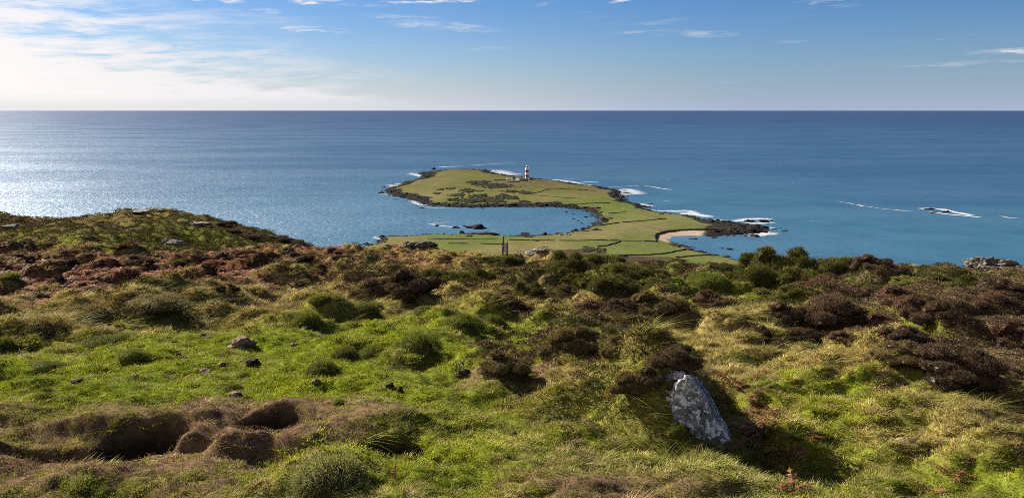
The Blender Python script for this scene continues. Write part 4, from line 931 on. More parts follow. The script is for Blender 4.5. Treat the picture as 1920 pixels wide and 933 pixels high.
def build_tufts(n=26000):
    """longer wind combed tufts standing out of the turf"""
    u = rng.uniform(-330, 2250, n); y = np.exp(rng.uniform(math.log(2.6), math.log(75), n)); x = (u - 960) / F * y * 1.03
    W = zones(x, y); pr = W[:, 1] * .95 + W[:, 0] * .55 + W[:, 3] * .18 + W[:, 5] * .25
    pr = pr * (1 - W[:, 2]) ** 2 * np.clip(.35 + 1.6 * fbm(x * .8, y * .7, 3, 201), .05, 1)
    s = rng.uniform(0, 1, n) < pr; x, y, W = x[s], y[s], W[s]; m = len(x); z = H(x, y); e = .06 + y * .004
    gxn = (H(x + e, y) - H(x - e, y)) / (2 * e); gyn = (H(x, y + e) - H(x, y - e)) / (2 * e)
    gnv = np.stack([-gxn, -gyn, np.ones(m)], 1); gnv /= np.linalg.norm(gnv, axis=1)[:, None]
    t = np.clip(.36 + .6 * fbm(x / 3, y / 3, 3, 77) + rng.normal(0, .2, m), 0, 1)[:, None]
    tint = A([.125, .125, .028]) * (1 - t) + A([.38, .29, .13]) * t
    g = W[:, :1] / (W[:, :1] + W[:, 1:2] + .1); tint = tint * (1 - g) + (A([.055, .085, .012]) + A([.12, .12, .01]) * t) * g; tint = tint * rng.uniform(.75, 1.25, (m, 1))
    scl = np.maximum(y / 6.0, .6) ** .5 * rng.uniform(.6, 1.25, m) * np.where(W[:, 0] > .5, .6, 1.0)
    rot = np.stack([rng.normal(.05, .12, m), rng.normal(.1, .12, m), rng.normal(0, .4, m)], 1)
    var = [blades(250 + q, 26, .045, .05, .14, .0050, .5, 1.1, wind=(.6, -.25)) for q in range(4)]
    gn_cover('long_grass', np.stack([x, y, z - .006], 1), rot, scl, rng.integers(0, 4, m), tint, var, M['dry'], gnv)

def build_cover(n=290000):
    u = rng.uniform(-330, 2250, n); ly = rng.uniform(math.log(2.3), math.log(165), n); y = np.exp(ly)
    keep = rng.uniform(0, 1, n) < np.clip((y / 9.0) ** .6, .5, 1); u, y = u[keep], y[keep]
    x = (u - 960) / F * y * 1.03
    bare = np.zeros(len(x), bool)
    for (mx, my, rx, ry, mh, p) in MOUND_W:
        if mh < -.3: bare |= ((x - mx) / rx) ** 2 + ((y - my) / ry) ** 2 < 1.5
    x, y = x[~bare], y[~bare]
    z = H(x, y); e = .06 + y * .004
    gxn = (H(x + e, y) - H(x - e, y)) / (2 * e); gyn = (H(x, y + e) - H(x, y - e)) / (2 * e)
    gnv = np.stack([-gxn, -gyn, np.ones(len(x))], 1); gnv /= np.linalg.norm(gnv, axis=1)[:, None]
    W = zones(x, y); cs = np.cumsum(W, 1); kk = (rng.uniform(0, 1, len(x))[:, None] > cs[:, :-1]).sum(1)
    pn = fbm(x * .9, y * .9, 3, 88); pn2 = fbm(x / 5, y / 5, 3, 89)
    grow = np.maximum(y / 6.0, .6)
    for k in range(ZK):
        s = kk == k; m = s.sum()
        if not m: continue
        t = np.clip(.45 + .55 * pn[s] + .25 * pn2[s] + rng.normal(0, .22, m), 0, 1)[:, None]
        tint = LO[k] * (1 - t) + HI[k] * t
        if k == 1:   # some rough grass is still green
            gsel = np.clip(.35 + 1.3 * fbm(x[s] / 3 + 9, y[s] / 3, 3, 91), 0, 1)[:, None] * .5; tint = tint * (1 - gsel) + gsel * tint[:, :1] * A([.62, .78, .2])
        if k == 0:
            ysel = np.clip(.2 + 1.2 * fbm(x[s] / 2 + 3, y[s] / 2, 3, 93), 0, 1)[:, None] * .25; tint = tint * (1 - ysel) + ysel * A([.17, .16, .03])
        tint = tint * rng.uniform(.6, 1.4, (m, 1)) * np.exp(.55 * fbm(x[s] * 3.2, y[s] * 3.2, 3, 97) + .3 * fbm(x[s] * 1.1, y[s] * 1.1, 2, 98))[:, None]
        ex = {0: .50, 1: .50, 2: .55, 3: .66, 4: .66, 5: .66}[k]
        scl = grow[s] ** ex * rng.uniform(.7, 1.35, m)
        scl = scl * (.62, .66, .42, .66, .62, .64)[k]
        if k in (0, 1): scl = scl * np.clip(1 + .5 * pn[s], .6, 1.5)
        tl = .75 if k in (2, 3, 5) else .35
        rot = np.stack([np.arctan(gyn[s]) * tl + rng.normal(0, .08, m), -np.arctan(gxn[s]) * tl + rng.normal(0, .08, m), (rng.uniform(0, 6.28, m) if k != 1 else rng.normal(0, 1.3, m))], 1)
        gn_cover(NAMES[k], np.stack([x[s], y[s], z[s] - .004 * grow[s]], 1), rot, scl, rng.integers(0, 4, m), tint, VAR[k], MATS[k], gnv[s])
build_cover()
build_tufts()
# ------------------------------------------------------------------ bushes and tussocks, each a thing of its own
def lobe_bush(seed, nl, lr, npts, K, L, w, spread, flat=.42, squash=1.0):
    """unit bush about 1 m wide: sprigs over a heap of lobes, and a core of stems under them, coloured darker for inner shade"""
    r = np.random.default_rng(seed)
    C = [A([0, 0, 0])]; Rr = [A([.30, .27, flat * .58])]
    for i in range(nl):
        a = r.uniform(0, 6.28); e = math.asin(r.uniform(.02, .98)); q = r.uniform(.62, 1.28)
        C.append(A([.36 * math.cos(a) * math.cos(e) * q, .36 * math.sin(a) * math.cos(e) * q, flat * .72 * math.sin(e) * q])); s = r.uniform(*lr); Rr.append(A([s, s, s * r.uniform(.7, 1.0) * squash]))
    P, D = [], []
    tot = sum(x_[0] ** 2 for x_ in Rr)
    for c, rr in zip(C, Rr):
        n = int(npts * rr[0] ** 2 / tot * 1.6); d = r.normal(size=(n, 3)); d /= np.linalg.norm(d, axis=1)[:, None]; d[:, 2] = np.where(d[:, 2] < -.3, -d[:, 2], d[:, 2])
        P.append(c + d * rr * r.uniform(.86, 1.04, (n, 1))); D.append(d)
    P = np.concatenate(P); D = np.concatenate(D)
    ok = P[:, 2] > -.03
    for c, rr in zip(C, Rr): ok &= (((P - c) / rr) ** 2).sum(1) > .68
    P, D = P[ok], D[ok]
    Vf = sprigs(P, D + A([0, 0, .35]), seed + 1, K, L, w, spread)
    V0, F0 = ICO[2]; Vs = []
    for c, rr in zip(C, Rr):
        v = V0 * rr * .86 * (1 + .15 * r.normal(size=(len(V0), 1))) + c; v[:, 2] = np.maximum(v[:, 2], -.12); Vs.append(v)
    core = (np.concatenate(Vs), np.concatenate([F0 + len(V0) * i for i in range(len(Vs))]))
    return Vf, core

def tussock(seed, n=2600, L=(.07, .20), w=.007, flat=.34):
    r = np.random.default_rng(seed)
    a = r.uniform(0, 6.28, n); e = np.arcsin(r.uniform(0.0, 1, n)); lump = .95 + .34 * noise(np.cos(a) * 1.6 + seed, np.sin(a) * 1.6 + e * 1.6, seed)
    P = np.stack([.42 * np.cos(a) * np.cos(e) * lump, .42 * np.sin(a) * np.cos(e) * lump, flat * .8 * np.sin(e) * lump], 1)
    D = np.stack([np.cos(a) * np.cos(e), np.sin(a) * np.cos(e), np.sin(e)], 1) + .45 * r.normal(size=(n, 3)) + A([.25, -.1, .25]); D /= np.linalg.norm(D, axis=1)[:, None]
    T = np.cross(D, r.normal(size=(n, 3))); T /= np.linalg.norm(T, axis=1)[:, None]; l = r.uniform(*L, n)[:, None]
    p1 = P + D * l * .55; p2 = P + D * l * .9 - A([0, 0, 1]) * l * .42
    V = np.stack([P - T * w / 2, P + T * w / 2, p1 - T * w * .4, p1 + T * w * .4, p2], 1).reshape(-1, 3)
    idx = np.arange(n)[:, None] * 5
    Fc = np.concatenate([idx + A([[0, 1, 3]]).astype(int), idx + A([[0, 3, 2]]).astype(int), idx + A([[2, 3, 4]]).astype(int)], 1).reshape(-1, 3)
    V0, F0 = ICO[3]; c = V0 * A([.32, .32, flat * .66]) * (1 + .2 * noise3(V0, 2.5, seed))[:, None]; c[:, 2] = np.maximum(c[:, 2], -.12)
    return (V, Fc, np.repeat(r.uniform(0, 1, n), 5)), (c, F0)

PROTO = {}
def dome_n(V):
    n = A(V) * A([1, 1, 1.3]) + A([0, 0, .12]); return n / (np.linalg.norm(n, axis=1)[:, None] + 1e-9)
def proto(kind, i, f, core, fm, cm, fname, cname):
    me = np_mesh(f'{kind}_{fname}', f[0], f[1]); attr(me, 'var', f[2]); attr(me, 'dn', dome_n(f[0]), 'FLOAT_VECTOR'); me.materials.append(fm)
    mc = np_mesh(f'{kind}_{cname}', core[0], core[1]); mc.materials.append(cm); attr(mc, 'var', np.full(len(core[0]), .3)); attr(mc, 'dn', dome_n(core[0]), 'FLOAT_VECTOR')
    PROTO.setdefault(kind, []).append((me, mc, fname, cname))
for i in range(4):
    f, c = lobe_bush(700 + 13 * i, 26, (.06, .15), 3000, 5, .060, .010, .55); proto('gorse_bush', i, f, c, M['bush'], M['bushcore'], 'foliage', 'stem_core')
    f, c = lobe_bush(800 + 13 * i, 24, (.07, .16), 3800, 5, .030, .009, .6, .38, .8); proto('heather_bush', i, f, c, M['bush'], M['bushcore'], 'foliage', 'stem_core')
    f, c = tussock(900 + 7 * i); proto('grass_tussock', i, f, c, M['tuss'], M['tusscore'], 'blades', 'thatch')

# (kind, u, v of the foot, width px, height px, tone, label, group)
HE, GO, TU = 'heather_bush', 'gorse_bush', 'grass_tussock'
BUSH = [
    (GO, 1468, 518, 130, 58, 0, 'tallest gorse bush with spiky crown against the sea'), (GO, 1415, 514, 80, 36, 0, 'gorse bush joined left of the tallest gorse'), (GO, 1548, 514, 120, 46, 0, 'gorse bush just right of the tallest gorse on skyline'),
    (GO, 1600, 512, 90, 22, 0, 'low gorse sloping right below the dark dome'), (HE, 1632, 504, 84, 26, 1, 'smooth dark brown heather dome on the skyline'), (GO, 1500, 548, 130, 54, 2, 'bright tipped gorse bush below the tallest gorse'), (GO, 1420, 550, 120, 48, 0, 'wide gorse bush at the left foot of gorse knoll'),
    (HE, 1535, 540, 90, 32, 3, 'reddish heather tucked under the skyline gorse'), (GO, 1440, 572, 100, 26, 2, 'small yellow green gorse above the bright lawn strip'), (GO, 1500, 568, 80, 22, 0, 'low dark gorse beside the bright lawn strip'),
    (GO, 1600, 545, 120, 28, 0, 'spreading gorse in the middle of the right slope'), (HE, 1690, 545, 120, 24, 3, 'reddish heather strip on the upper right slope'), (GO, 1790, 548, 120, 30, 0, 'dark gorse on the upper right near the grey outcrop'), (GO, 1720, 534, 90, 18, 2, 'flat gorse bush between skyline dome and outcrop'),
    (HE, 1870, 565, 110, 34, 1, 'broad heather at the right frame edge of upper slope'), (HE, 1800, 585, 140, 34, 1, 'long dark heather below the upper right gorse'), (HE, 1690, 575, 110, 32, 3, 'round red brown heather on the right slope'), (HE, 1560, 585, 90, 22, 3, 'small red heather above the biggest dark heather'), (HE, 1620, 570, 80, 26, 1, 'dark heather lump midway up the right slope'),
    (HE, 1545, 634, 150, 58, 1, 'biggest dark heather bush casting shadow on lawn'), (HE, 1470, 612, 80, 34, 1, 'dark heather left shoulder of the biggest bush'), (HE, 1495, 648, 84, 28, 1, 'round heather in front left of the biggest bush'), (HE, 1424, 640, 50, 28, 1, 'small black heather overhung by pale grass'), (HE, 1450, 654, 60, 18, 1, 'low heather mat between two round bushes in straw grass'), (HE, 1404, 615, 80, 22, 4, 'olive topped heather hummock beside straw grass'),
    (HE, 1768, 618, 110, 48, 1, 'dark heather bush with green hollow at its right foot'), (HE, 1712, 600, 80, 34, 3, 'purple brown heather left of the bush with green hollow'), (HE, 1850, 600, 100, 36, 3, 'red tinted heather right of the green hollow'), (HE, 1896, 668, 110, 58, 3, 'large brown heather dome at the right frame edge'), (HE, 1685, 668, 105, 30, 1, 'flat topped dark heather island in straw grass'), (HE, 1705, 640, 90, 24, 3, 'ragged heather below the green hollow'), (HE, 1610, 628, 60, 18, 3, 'small heather right of the biggest dark bush'), (HE, 1655, 615, 80, 24, 3, 'low heather on the green strip between two large bushes'),
    (HE, 1770, 745, 190, 70, 1, 'long dark heather bank above wind combed grass'), (HE, 1690, 705, 120, 36, 4, 'brown end of the long heather bank'), (HE, 1870, 715, 120, 44, 3, 'brown heather behind the pale straw patch'), (HE, 1580, 655, 70, 16, 3, 'thin heather mat right of the round bushes'), (HE, 1350, 585, 50, 22, 1, 'little dark heather at the edge of bright lawn'), (HE, 1325, 578, 60, 24, 3, 'purple heather mound left of the bright lawn'), (TU, 1328, 560, 84, 34, 5, 'green domed hummock rising from the bright lawn'),
    (HE, 1312, 532, 90, 28, 4, 'brown heather hummock behind the green dome'), (GO, 1245, 550, 110, 38, 0, 'gorse bush left of the bright lawn path'), (GO, 1205, 520, 110, 30, 0, 'gorse on the crest above the left lawn path'), (GO, 1122, 508, 100, 28, 0, 'dark gorse on the crest below the field gate'), (GO, 1062, 524, 80, 40, 0, 'upright gorse bush left in the crest thicket'), (GO, 1090, 545, 80, 34, 0, 'dark gorse with deep shadow in the crest thicket'), (GO, 1145, 556, 110, 30, 0, 'low gorse along the middle lawn path'), (GO, 1170, 535, 90, 28, 2, 'olive gorse filling the crest thicket'),
    (HE, 1225, 606, 120, 42, 4, 'wide brown green heather mound centre right'), (HE, 1160, 592, 70, 24, 1, 'dark end of the wide heather mound'), (HE, 1110, 590, 90, 20, 3, 'purple heather patch between gorse and long grass'), (HE, 1050, 560, 60, 24, 1, 'round heather in front of the crest thicket'), (GO, 990, 560, 66, 38, 0, 'black looking gorse bush in the middle heath'), (GO, 875, 542, 100, 44, 0, 'large dark gorse in the middle left heath'), (GO, 820, 528, 70, 26, 0, 'dark gorse left of the large middle gorse'), (GO, 905, 530, 50, 26, 0, 'small gorse right of the large middle gorse'),
    (HE, 770, 570, 110, 46, 1, 'big black heather bush left of centre'), (HE, 705, 566, 90, 32, 1, 'left wing of the big black heather'), (GO, 955, 502, 54, 15, 0, 'flat dark bush near the crest below gate posts'), (GO, 915, 498, 40, 10, 0, 'tiny dark bush left of the flat crest bush'), (HE, 985, 594, 90, 34, 1, 'dark heather bank shading long grass'), (HE, 940, 580, 70, 26, 3, 'purple heather top left of the shaded bank'),
    (TU, 575, 626, 62, 40, 6, 'dark tussock standing on the left lawn'), (TU, 600, 584, 46, 18, 6, 'small dark tussock behind the lawn tussock'), (TU, 868, 630, 76, 46, 6, 'tall dark tussock in the centre lawn'), (TU, 922, 622, 50, 34, 6, 'narrow tussock right of the tall centre tussock'), (TU, 690, 604, 60, 22, 6, 'grassy tussock on the middle left rise'), (TU, 795, 595, 40, 20, 6, 'pointed shaded tussock in centre grass'),
    (TU, 645, 672, 50, 28, 6, 'left one of three shaded lawn tussocks'), (TU, 700, 678, 62, 28, 6, 'middle one of three shaded lawn tussocks'), (TU, 785, 668, 90, 46, 5, 'right and largest of three shaded lawn tussocks'), (TU, 605, 706, 66, 34, 6, 'dark tussock alone on the lower lawn'), (TU, 1390, 690, 70, 32, 6, 'deep green tussock set in straw grass'),
    (HE, 1065, 672, 120, 50, 4, 'olive heather mound with dark hollow, centre right'), (HE, 1165, 668, 90, 40, 4, 'pale heather tuft right of the hollow mound'), (HE, 1255, 725, 120, 44, 1, 'dark brown heather cushion above the white boulder'), (HE, 945, 724, 110, 42, 4, 'crumbling heather mound in the centre foreground'), (HE, 1180, 780, 90, 34, 4, 'grassy heather left of the white boulder'),
    (TU, 80, 634, 90, 44, 7, 'brown shaded tussock on the left bank'), (TU, 165, 606, 100, 30, 7, 'long tussock along the left bank'), (TU, 300, 614, 120, 26, 7, 'broad dark tussock mound on the left bank'), (TU, 185, 648, 80, 20, 6, 'dark strip tussock below the left bank'), (TU, 232, 642, 60, 18, 6, 'flat tussock at the right end of dark strip'), (TU, 8, 660, 50, 40, 6, 'dark tussock cut by the left frame edge'), (TU, 250, 684, 60, 20, 5, 'low rushy tussock in the left lawn'), (TU, 85, 698, 60, 13, 6, 'thin shaded tussock in the left lawn'), (TU, 82, 745, 34, 13, 6, 'small dark tuft low on the left lawn'), (TU, 430, 738, 60, 18, 6, 'flat dark tussock above the brown burrows'), (TU, 458, 716, 28, 18, 6, 'little dark tuft beside flat tussock above burrows'), (TU, 635, 760, 26, 18, 5, 'single green leafy tuft by the brown turf'),
    (HE, 735, 470, 60, 12, 1, 'dark heather on the crest left of centre'), (HE, 808, 466, 26, 9, 1, 'small round bush right of the crest rocks'), (HE, 560, 500, 60, 16, 1, 'dark heather low on the left heath'), (HE, 495, 505, 56, 24, 1, 'dark heather hummock in the brown left heath'), (HE, 390, 520, 40, 20, 1, 'dark round heather in the bracken belt'), (HE, 330, 505, 70, 22, 4, 'olive heather at the foot of the left hill'), (HE, 260, 498, 60, 16, 1, 'dark hummock at the foot of the left hill'), (HE, 130, 486, 46, 14, 1, 'left of two dark hummocks on the green saddle'), (HE, 125, 503, 60, 14, 1, 'lower of two dark hummocks on the green saddle'), (HE, 230, 470, 50, 12, 1, 'dark heather on the green left saddle'), (HE, 50, 480, 90, 26, 3, 'brown heather low on the left edge rise'), (HE, 80, 470, 50, 16, 1, 'dark heather on the left edge rise'), (HE, 145, 452, 50, 12, 1, 'dark scrub midway up the left saddle'), (HE, 420, 428, 60, 12, 1, 'dark scrub under the hilltop grey rock'), (HE, 450, 448, 100, 16, 1, 'dark scrub belt on the right flank of left hill'), (HE, 515, 452, 70, 12, 1, 'dark scrub near the seaward edge of left hill'), (HE, 110, 532, 30, 16, 1, 'small black heather in the red bracken'), (TU, 22, 532, 40, 12, 5, 'small green hummock at the left frame edge'), (HE, 640, 488, 60, 12, 3, 'brown heather strip below the crest'),
    (HE, 610, 520, 70, 20, 4, 'olive hummock in the middle left heath'), (HE, 560, 545, 36, 14, 1, 'small dark hummock above the long grass'), (HE, 410, 553, 36, 12, 1, 'left one of two small dark hummocks under bracken'), (HE, 436, 552, 30, 12, 1, 'right one of two small dark hummocks under bracken'), (HE, 460, 488, 50, 14, 3, 'reddish heather right of the left hill foot'),
    (TU, 1268, 842, 50, 26, 5, 'grass tuft against the lower left of white boulder'), (TU, 1375, 852, 40, 22, 7, 'straw tuft at the lower right of white boulder'), (HE, 1222, 752, 70, 30, 1, 'dark heather hugging the left side of white boulder'),
    (TU, 610, 932, 165, 78, 8, 'big mossy green mound in the front of burrows'),
]
TONES = [(.088, .088, .026), (.108, .074, .050), (.130, .126, .034), (.135, .082, .056), (.130, .104, .046), (.092, .112, .022), (.078, .090, .022), (.120, .100, .046), (.150, .150, .062)]
for j, (kind, u, v, w, h, tn, lb) in enumerate(BUSH):
    x, y = at(u, v - (2 if h < 30 else 4)); s = y * 1.03 / F; wid = w * s; hgt = h * s
    y += wid * .30; x *= y / (y - wid * .30)
    z0 = hz(x, y) - .1 * hgt
    me, mc, fn, cn = PROTO[kind][j % 4]
    t = thing(kind, lb, {'gorse_bush': 'gorse bush', 'heather_bush': 'heather bush', 'grass_tussock': 'tussock'}[kind], (x, y, z0), random.uniform(-.7, .7) + (math.pi if j % 2 else 0), {'gorse_bush': 'gorse bushes on the heath', 'heather_bush': 'heather bushes on the heath', 'grass_tussock': 'tussocks in the grass'}[kind])
    t.scale = (wid * 1.08, wid * .85, hgt / (.44 if kind == TU else .40))
    jj = random.uniform(.85, 1.15); c = tuple(min(1, q * jj) for q in TONES[tn])
    o = obj(fn, me, parent=t); o.color = (*c, 1)
    o2 = obj(cn, mc, parent=t); o2.color = (*[q * f_ for q, f_ in zip(c, (.42, .36, .36))], 1)  # stem and thatch core, colour darkened further to paint in the inner shade

# ------------------------------------------------------------------ rocks on the hill
def hill_rock(name, u, v, w, h, label, seed, m='outcrop', deep=.8, sub=4, cat='rock', rough=.4, sink=.25, group=None, cuts=9, rz=0.0, tilt=0.0):
    x, y = at(u, v - h * .15); s = y * 1.03 / F
    if name == 'soil_clod': w, h = (w * .82, h * .72) if m == 'clod' else (w * .68, h * .55)
    o = obj(name, rock_mesh(name, sub, (w * s * .56, w * s * .56 * deep, h * s * (1 / (1.75 - sink))), seed, rough, cuts), M[m], loc=(x, y + w * s * .2, hz(x, y) + h * s * (.35 - sink * .5)))
    o.rotation_euler = (0, tilt, rz); return tag(o, label, cat, group)
def big_boulder():
    V, Fc = ICO[6]; V = V.copy()
    for n, d in [((.30, -.90, .25), .34), ((.86, -.25, .42), .50), ((-.5, -.6, .6), .62), ((-.2, .3, .95), .80), ((.6, -.7, -.1), .62), ((.95, .1, .05), .66), ((.1, -.75, .65), .60)]:
        n = A(n); n /= np.linalg.norm(n); t = V @ n - d; V = V - np.where(t > 0, t, 0)[:, None] * n * .9
    V = V * (1 + .22 * noise3(V, 1.8, 3) + .15 * noise3(V, 4.5, 4) + .10 * noise3(V, 11, 6) + .035 * noise3(V, 27, 7) + .015 * noise3(V, 60, 8))[:, None]
    x, y = at(1330, 850); s = y * 1.03 / F
    V = V * A([.60 * 128 * s, .55 * 128 * s, .88 * 128 * s])
    V[:, 0] -= .34 * V[:, 2]
    o = obj('boulder', np_mesh('boulder', V, Fc, True), M['boulder'], loc=(x, y + .24, hz(x, y) + .05)); o.rotation_euler = (0, 0, 0)
    tag(o, 'large white lichened boulder leaning out of the heather', 'boulder')
big_boulder()
hill_rock('boulder_ledge', 1262, 722, 44, 22, 'pale rock ledge peeping out under dark heather', 6, 'boulder', .8, 4)
for i, (u, v, w, h, lb) in enumerate([(1850, 500, 50, 21, 'highest grey crag of the right outcrop'), (1885, 503, 48, 15, 'middle crag of the right outcrop'), (1912, 505, 40, 12, 'crag of the right outcrop cut by frame'), (1833, 503, 30, 10, 'low ledge at left foot of right outcrop'), (1870, 507, 60, 8, 'flat ledge in front of the right outcrop')]):
    hill_rock('outcrop_crag', u, v, w, h, lb, 70 + i, 'outcrop', .7, 5, 'rock', .9, group='crags of the grey outcrop on the right')
for i, (u, v, w, h, lb) in enumerate([(995, 474, 24, 8, 'leftmost pale rock on the crest right of gate'), (1012, 474, 22, 6, 'middle pale rock on the crest right of gate'), (1032, 476, 24, 4, 'rightmost pale rock on crest above brown moor')]):
    hill_rock('crest_rock', u, v, w, h, lb, 80 + i, 'paleoutcrop', .8, 4, rough=.55, group='pale rocks on the crest')
for i, (u, v, w, h, lb) in enumerate([(790, 462, 30, 10, 'grey rock on the crest knoll'), (765, 464, 20, 9, 'smaller grey rock left on the crest knoll'), (805, 463, 16, 9, 'grey rock right end of the crest knoll'), (330, 464, 38, 13, 'grey rock at the foot of left hill'), (312, 462, 18, 9, 'small grey rock left of the hill foot rock'), (370, 424, 40, 7, 'long grey rock high on the left hill'), (297, 399, 22, 7, 'cap rock on the summit of left hill'), (345, 420, 14, 4, 'grey slab left of the long hill rock'), (1590, 488, 26, 9, 'pale rock peeping over the skyline gorse'), (15, 432, 30, 10, 'dark rock on left edge rise'), (255, 401, 50, 5, 'flat rocks along the summit ridge')]):
    hill_rock('heath_rock', u, v, w, h, lb, 90 + i, 'outcrop', .8, 4, rough=.55)
for i, (u, v, w, h, m, lb) in enumerate([(452, 655, 54, 26, 'clod', 'large pale earth clod on the left lawn'), (470, 692, 44, 26, 'darksoil', 'dark molehill on the left lawn'), (382, 702, 28, 10, 'clod', 'flat pale clod below the left lawn clods'), (414, 694, 22, 9, 'clod', 'small clod left of the dark molehill'), (343, 684, 18, 7, 'clod', 'pale clod out on the left lawn'), (332, 670, 15, 8, 'darksoil', 'dark crumb of soil left on the lawn'), (416, 672, 15, 8, 'darksoil', 'dark crumb just below the large clod'), (438, 749, 28, 13, 'clod', 'pale clod at the edge of brown turf'), (591, 726, 20, 13, 'clod', 'pale lump in the grass right of the lawn'), (142, 720, 28, 9, 'darksoil', 'dark lump on the far left lawn'), (550, 650, 14, 7, 'clod', 'pinkish clod right of the large clod'), (730, 734, 22, 14, 'darksoil', 'left of two dark stones in the centre grass'), (750, 744, 18, 18, 'darksoil', 'right of two dark stones in the centre grass'), (670, 745, 14, 10, 'darksoil', 'small dark stone left of the pair'), (762, 684, 12, 7, 'clod', 'pale clod behind brown turf patch'), (938, 660, 18, 10, 'darksoil', 'dark stone under the olive heather'), (900, 836, 12, 12, 'darksoil', 'dark pointed stone in foreground turf'), (962, 815, 18, 10, 'darksoil', 'half sunk stone in foreground turf'), (1460, 748, 34, 13, 'clod', 'brown clod right of the dead bracken'), (1700, 832, 40, 12, 'clod', 'bare earth lump in right hand grass'), (1735, 842, 36, 11, 'darksoil', 'dark earth lump right of the bare lump'), (1606, 888, 18, 9, 'clod', 'small pale clod low on the right'), (1292, 868, 16, 12, 'darksoil', 'dark stone at the foot of the white boulder'), (380, 636, 16, 8, 'darksoil', 'dark crumb left of the large clod'), (408, 637, 12, 7, 'darksoil', 'tiny dark crumb nearest the large clod'), (868, 712, 34, 26, 'darksoil', 'dark earth face at the left end of heather mound'), (1120, 668, 40, 14, 'clod', 'reddish bare earth beside the olive mound'), (325, 645, 12, 6, 'darksoil', 'lone dark crumb high on the lawn'), (253, 712, 20, 8, 'clod', 'flat pale crumb in mid lawn'), (195, 707, 14, 7, 'clod', 'pale chip in the left lawn')]):
    big = w > 30
    hill_rock('soil_clod', u, v, w, h, lb, 120 + i, m, .9, 4 if big else 3, 'clod', .85, .5, group='clods and molehills in the turf')

# ------------------------------------------------------------------ gate on the crest
def build_gate():
    x, y = at(946, 465); ys_ = np.linspace(30, 95, 400); xs_ = (946 - 960) * ys_ * 1.03 / F; y = float(ys_[np.argmax((H(xs_, ys_) - EYE) / ys_)]); s = y * 1.03 / F; x = (946 - 960) * s; z = hz(x, y) + 3 * s
    g = thing('field_gate', 'weathered field gate with one tall and one short timber post', 'gate', (x, y, z), R(0))
    X = lambda u: (u - 946) * s
    p = MB(); p.bar((X(942), 0, -.3), (X(944.2), 0, 31 * s), .10, 8, .06); p.build('post', M['wood'], g)['label'] = 'tall leaning timber post'
    p = MB(); p.bar((X(950.5), .05, -.3), (X(951.8), .05, 20 * s), .09, 8, .065); p.build('post', M['wood'], g)['label'] = 'short timber post'
    b = MB(); b.bar((X(939), -.1, 15 * s), (X(943.6), -.02, 20 * s), .05, 6); b.build('brace', M['wood'], g)
    for i in range(4):
        q = MB(); xx = X(944.6 + i * 1.45); q.box(xx, xx + 1.28 * s, -.03, .03, .03, (20 - .6 * i) * s); q.build('gate_board', M['greywood'], g)
    r = MB(); r.box(X(943), X(951.5), -.075, -.032, 12 * s, 13.4 * s); r.build('gate_rail', M['greywood'], g)
    st = MB(); st.bar((0, 0, -.2), (.02, 0, 3.2 * s * 2), .05, 6); x2, y2 = at(976, 467)
    o = st.build('fence_stake', M['wood'], None, ((976 - 960) * s, y, hz((976 - 960) * s, y))); tag(o, 'short lone fence stake right of the gate', 'stake')
build_gate()

# ------------------------------------------------------------------ single plants in the foreground
fern_meshes = []
for i in range(4):
    V, Fc, vr = fern(1300 + i, 1, .5)
    me = np_mesh('bracken_frond', V, Fc); attr(me, 'var', vr); me.materials.append(M['frond']); fern_meshes.append(me)
def bracken(u, v, w, h, label, n, seed):
    x, y = at(u, v); s = y * 1.03 / F; r = random.Random(seed)
    t = thing('bracken_plant', label, 'bracken', (x, y, hz(x, y)), 0, 'dead bracken plants')
    for i in range(n):
        o = obj('frond', fern_meshes[(i + seed) % 4], parent=t, loc=(r.uniform(-.3, .3) * w * s, r.uniform(-.25, .25) * w * s, 0)); k = w * s * r.uniform(.9, 1.5); o.scale = (k, k, k * 1.6 * h / w); o.rotation_euler = (r.uniform(-.4, .4), r.uniform(-.7, .1), r.uniform(0, 6.28))
        f = r.uniform(.7, 1.2); o.color = (.19 * f, .095 * f, .05 * f, 1)
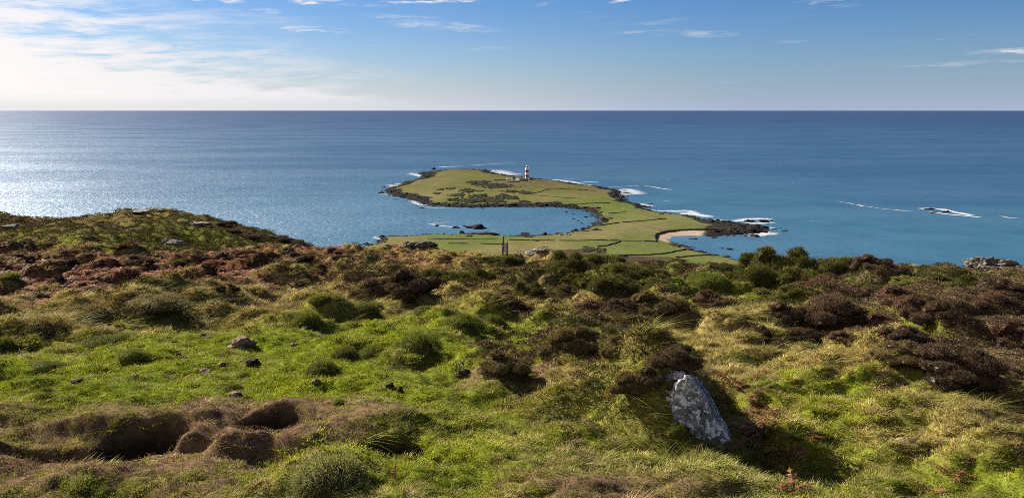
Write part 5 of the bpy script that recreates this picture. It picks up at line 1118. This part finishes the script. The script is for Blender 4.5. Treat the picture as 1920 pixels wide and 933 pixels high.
for a in [(1385, 728, 60, 40, 'dead red bracken above the right of white boulder', 9, 1), (1440, 830, 110, 55, 'largest dead bracken clump right of the boulder', 16, 2), (1440, 775, 50, 26, 'small dead bracken over the dark hollow', 7, 3), (1345, 846, 50, 34, 'rust bracken at the foot of white boulder', 8, 4), (1645, 728, 30, 36, 'thin lone bracken in the right grass', 5, 5), (1800, 898, 60, 50, 'tall dead bracken near the right bottom corner', 9, 6), (1745, 925, 50, 40, 'dead bracken at the bottom right of frame', 7, 7), (1500, 925, 70, 40, 'orange bracken at the bottom edge', 8, 8), (1390, 885, 60, 26, 'crumpled bracken below the boulder hollow', 8, 9), (1470, 858, 60, 30, 'brown bracken under the largest clump', 8, 10), (1240, 815, 30, 20, 'little bracken sprig left of the boulder', 5, 11), (1785, 862, 30, 40, 'spindly bracken above the tall corner bracken', 4, 12), (745, 905, 40, 34, 'withered brown rosette right of the mossy mound', 6, 13)]:
    bracken(*a)
def stalk(u, v, h, label, seed):
    x, y = at(u, v); s = y * 1.03 / F; r = random.Random(seed); H_ = h * s
    t = thing('dead_flower_stalk', label, 'plant', (x, y, hz(x, y) - .02), 0, 'dead flower stalks')
    m = MB(); m.bar((0, 0, 0), (.05 * H_, 0, H_), .004, 5, .002); m.build('stem', M['twig'], t)
    for i in range(4):
        z0 = H_ * r.uniform(.55, .9); a = r.uniform(0, 6.28); b = MB(); e = (math.cos(a) * H_ * .16, math.sin(a) * H_ * .16, z0 + H_ * .16); b.bar((0.03 * H_, 0, z0), e, .003, 4); b.frustum(5, .003, .010, e[2], e[2] + .012, 0, e[0], e[1]); b.build('seed_head', M['twig'], t)
stalk(855, 708, 30, 'left dead flower stalk before the heather mound', 1); stalk(861, 706, 26, 'second dead flower stalk before the heather mound', 2); stalk(868, 700, 26, 'right dead flower stalk before the heather mound', 3); stalk(1642, 735, 34, 'dry stalk beside the thin lone bracken', 4)
def flower(u, v, label):
    x, y = at(u, v); t = thing('pink_flower', label, 'flower', (x, y, hz(x, y)), 0, 'pink flowers by the boulder')
    m = MB(); m.bar((0, 0, -.02), (.01, 0, .10), .0025, 5); m.build('stem', M['twig'], t)
    for i in range(8):
        a = i * math.pi / 4; p = MB(); c, s_ = math.cos(a), math.sin(a); p.add([(.01, 0, .10), (.01 + .014 * c - .005 * s_, .014 * s_ + .005 * c, .106), (.01 + .02 * c, .02 * s_, .112), (.01 + .014 * c + .005 * s_, .014 * s_ - .005 * c, .106)], [(0, 1, 2, 3)]); p.build('petal', M['flower'], t)
flower(1185, 752, 'bright pink flower in the dark heather left of boulder'); flower(1146, 760, 'paler pink flower left of the bright pink one'); flower(1294, 718, 'tiny pink flower on top edge of boulder')
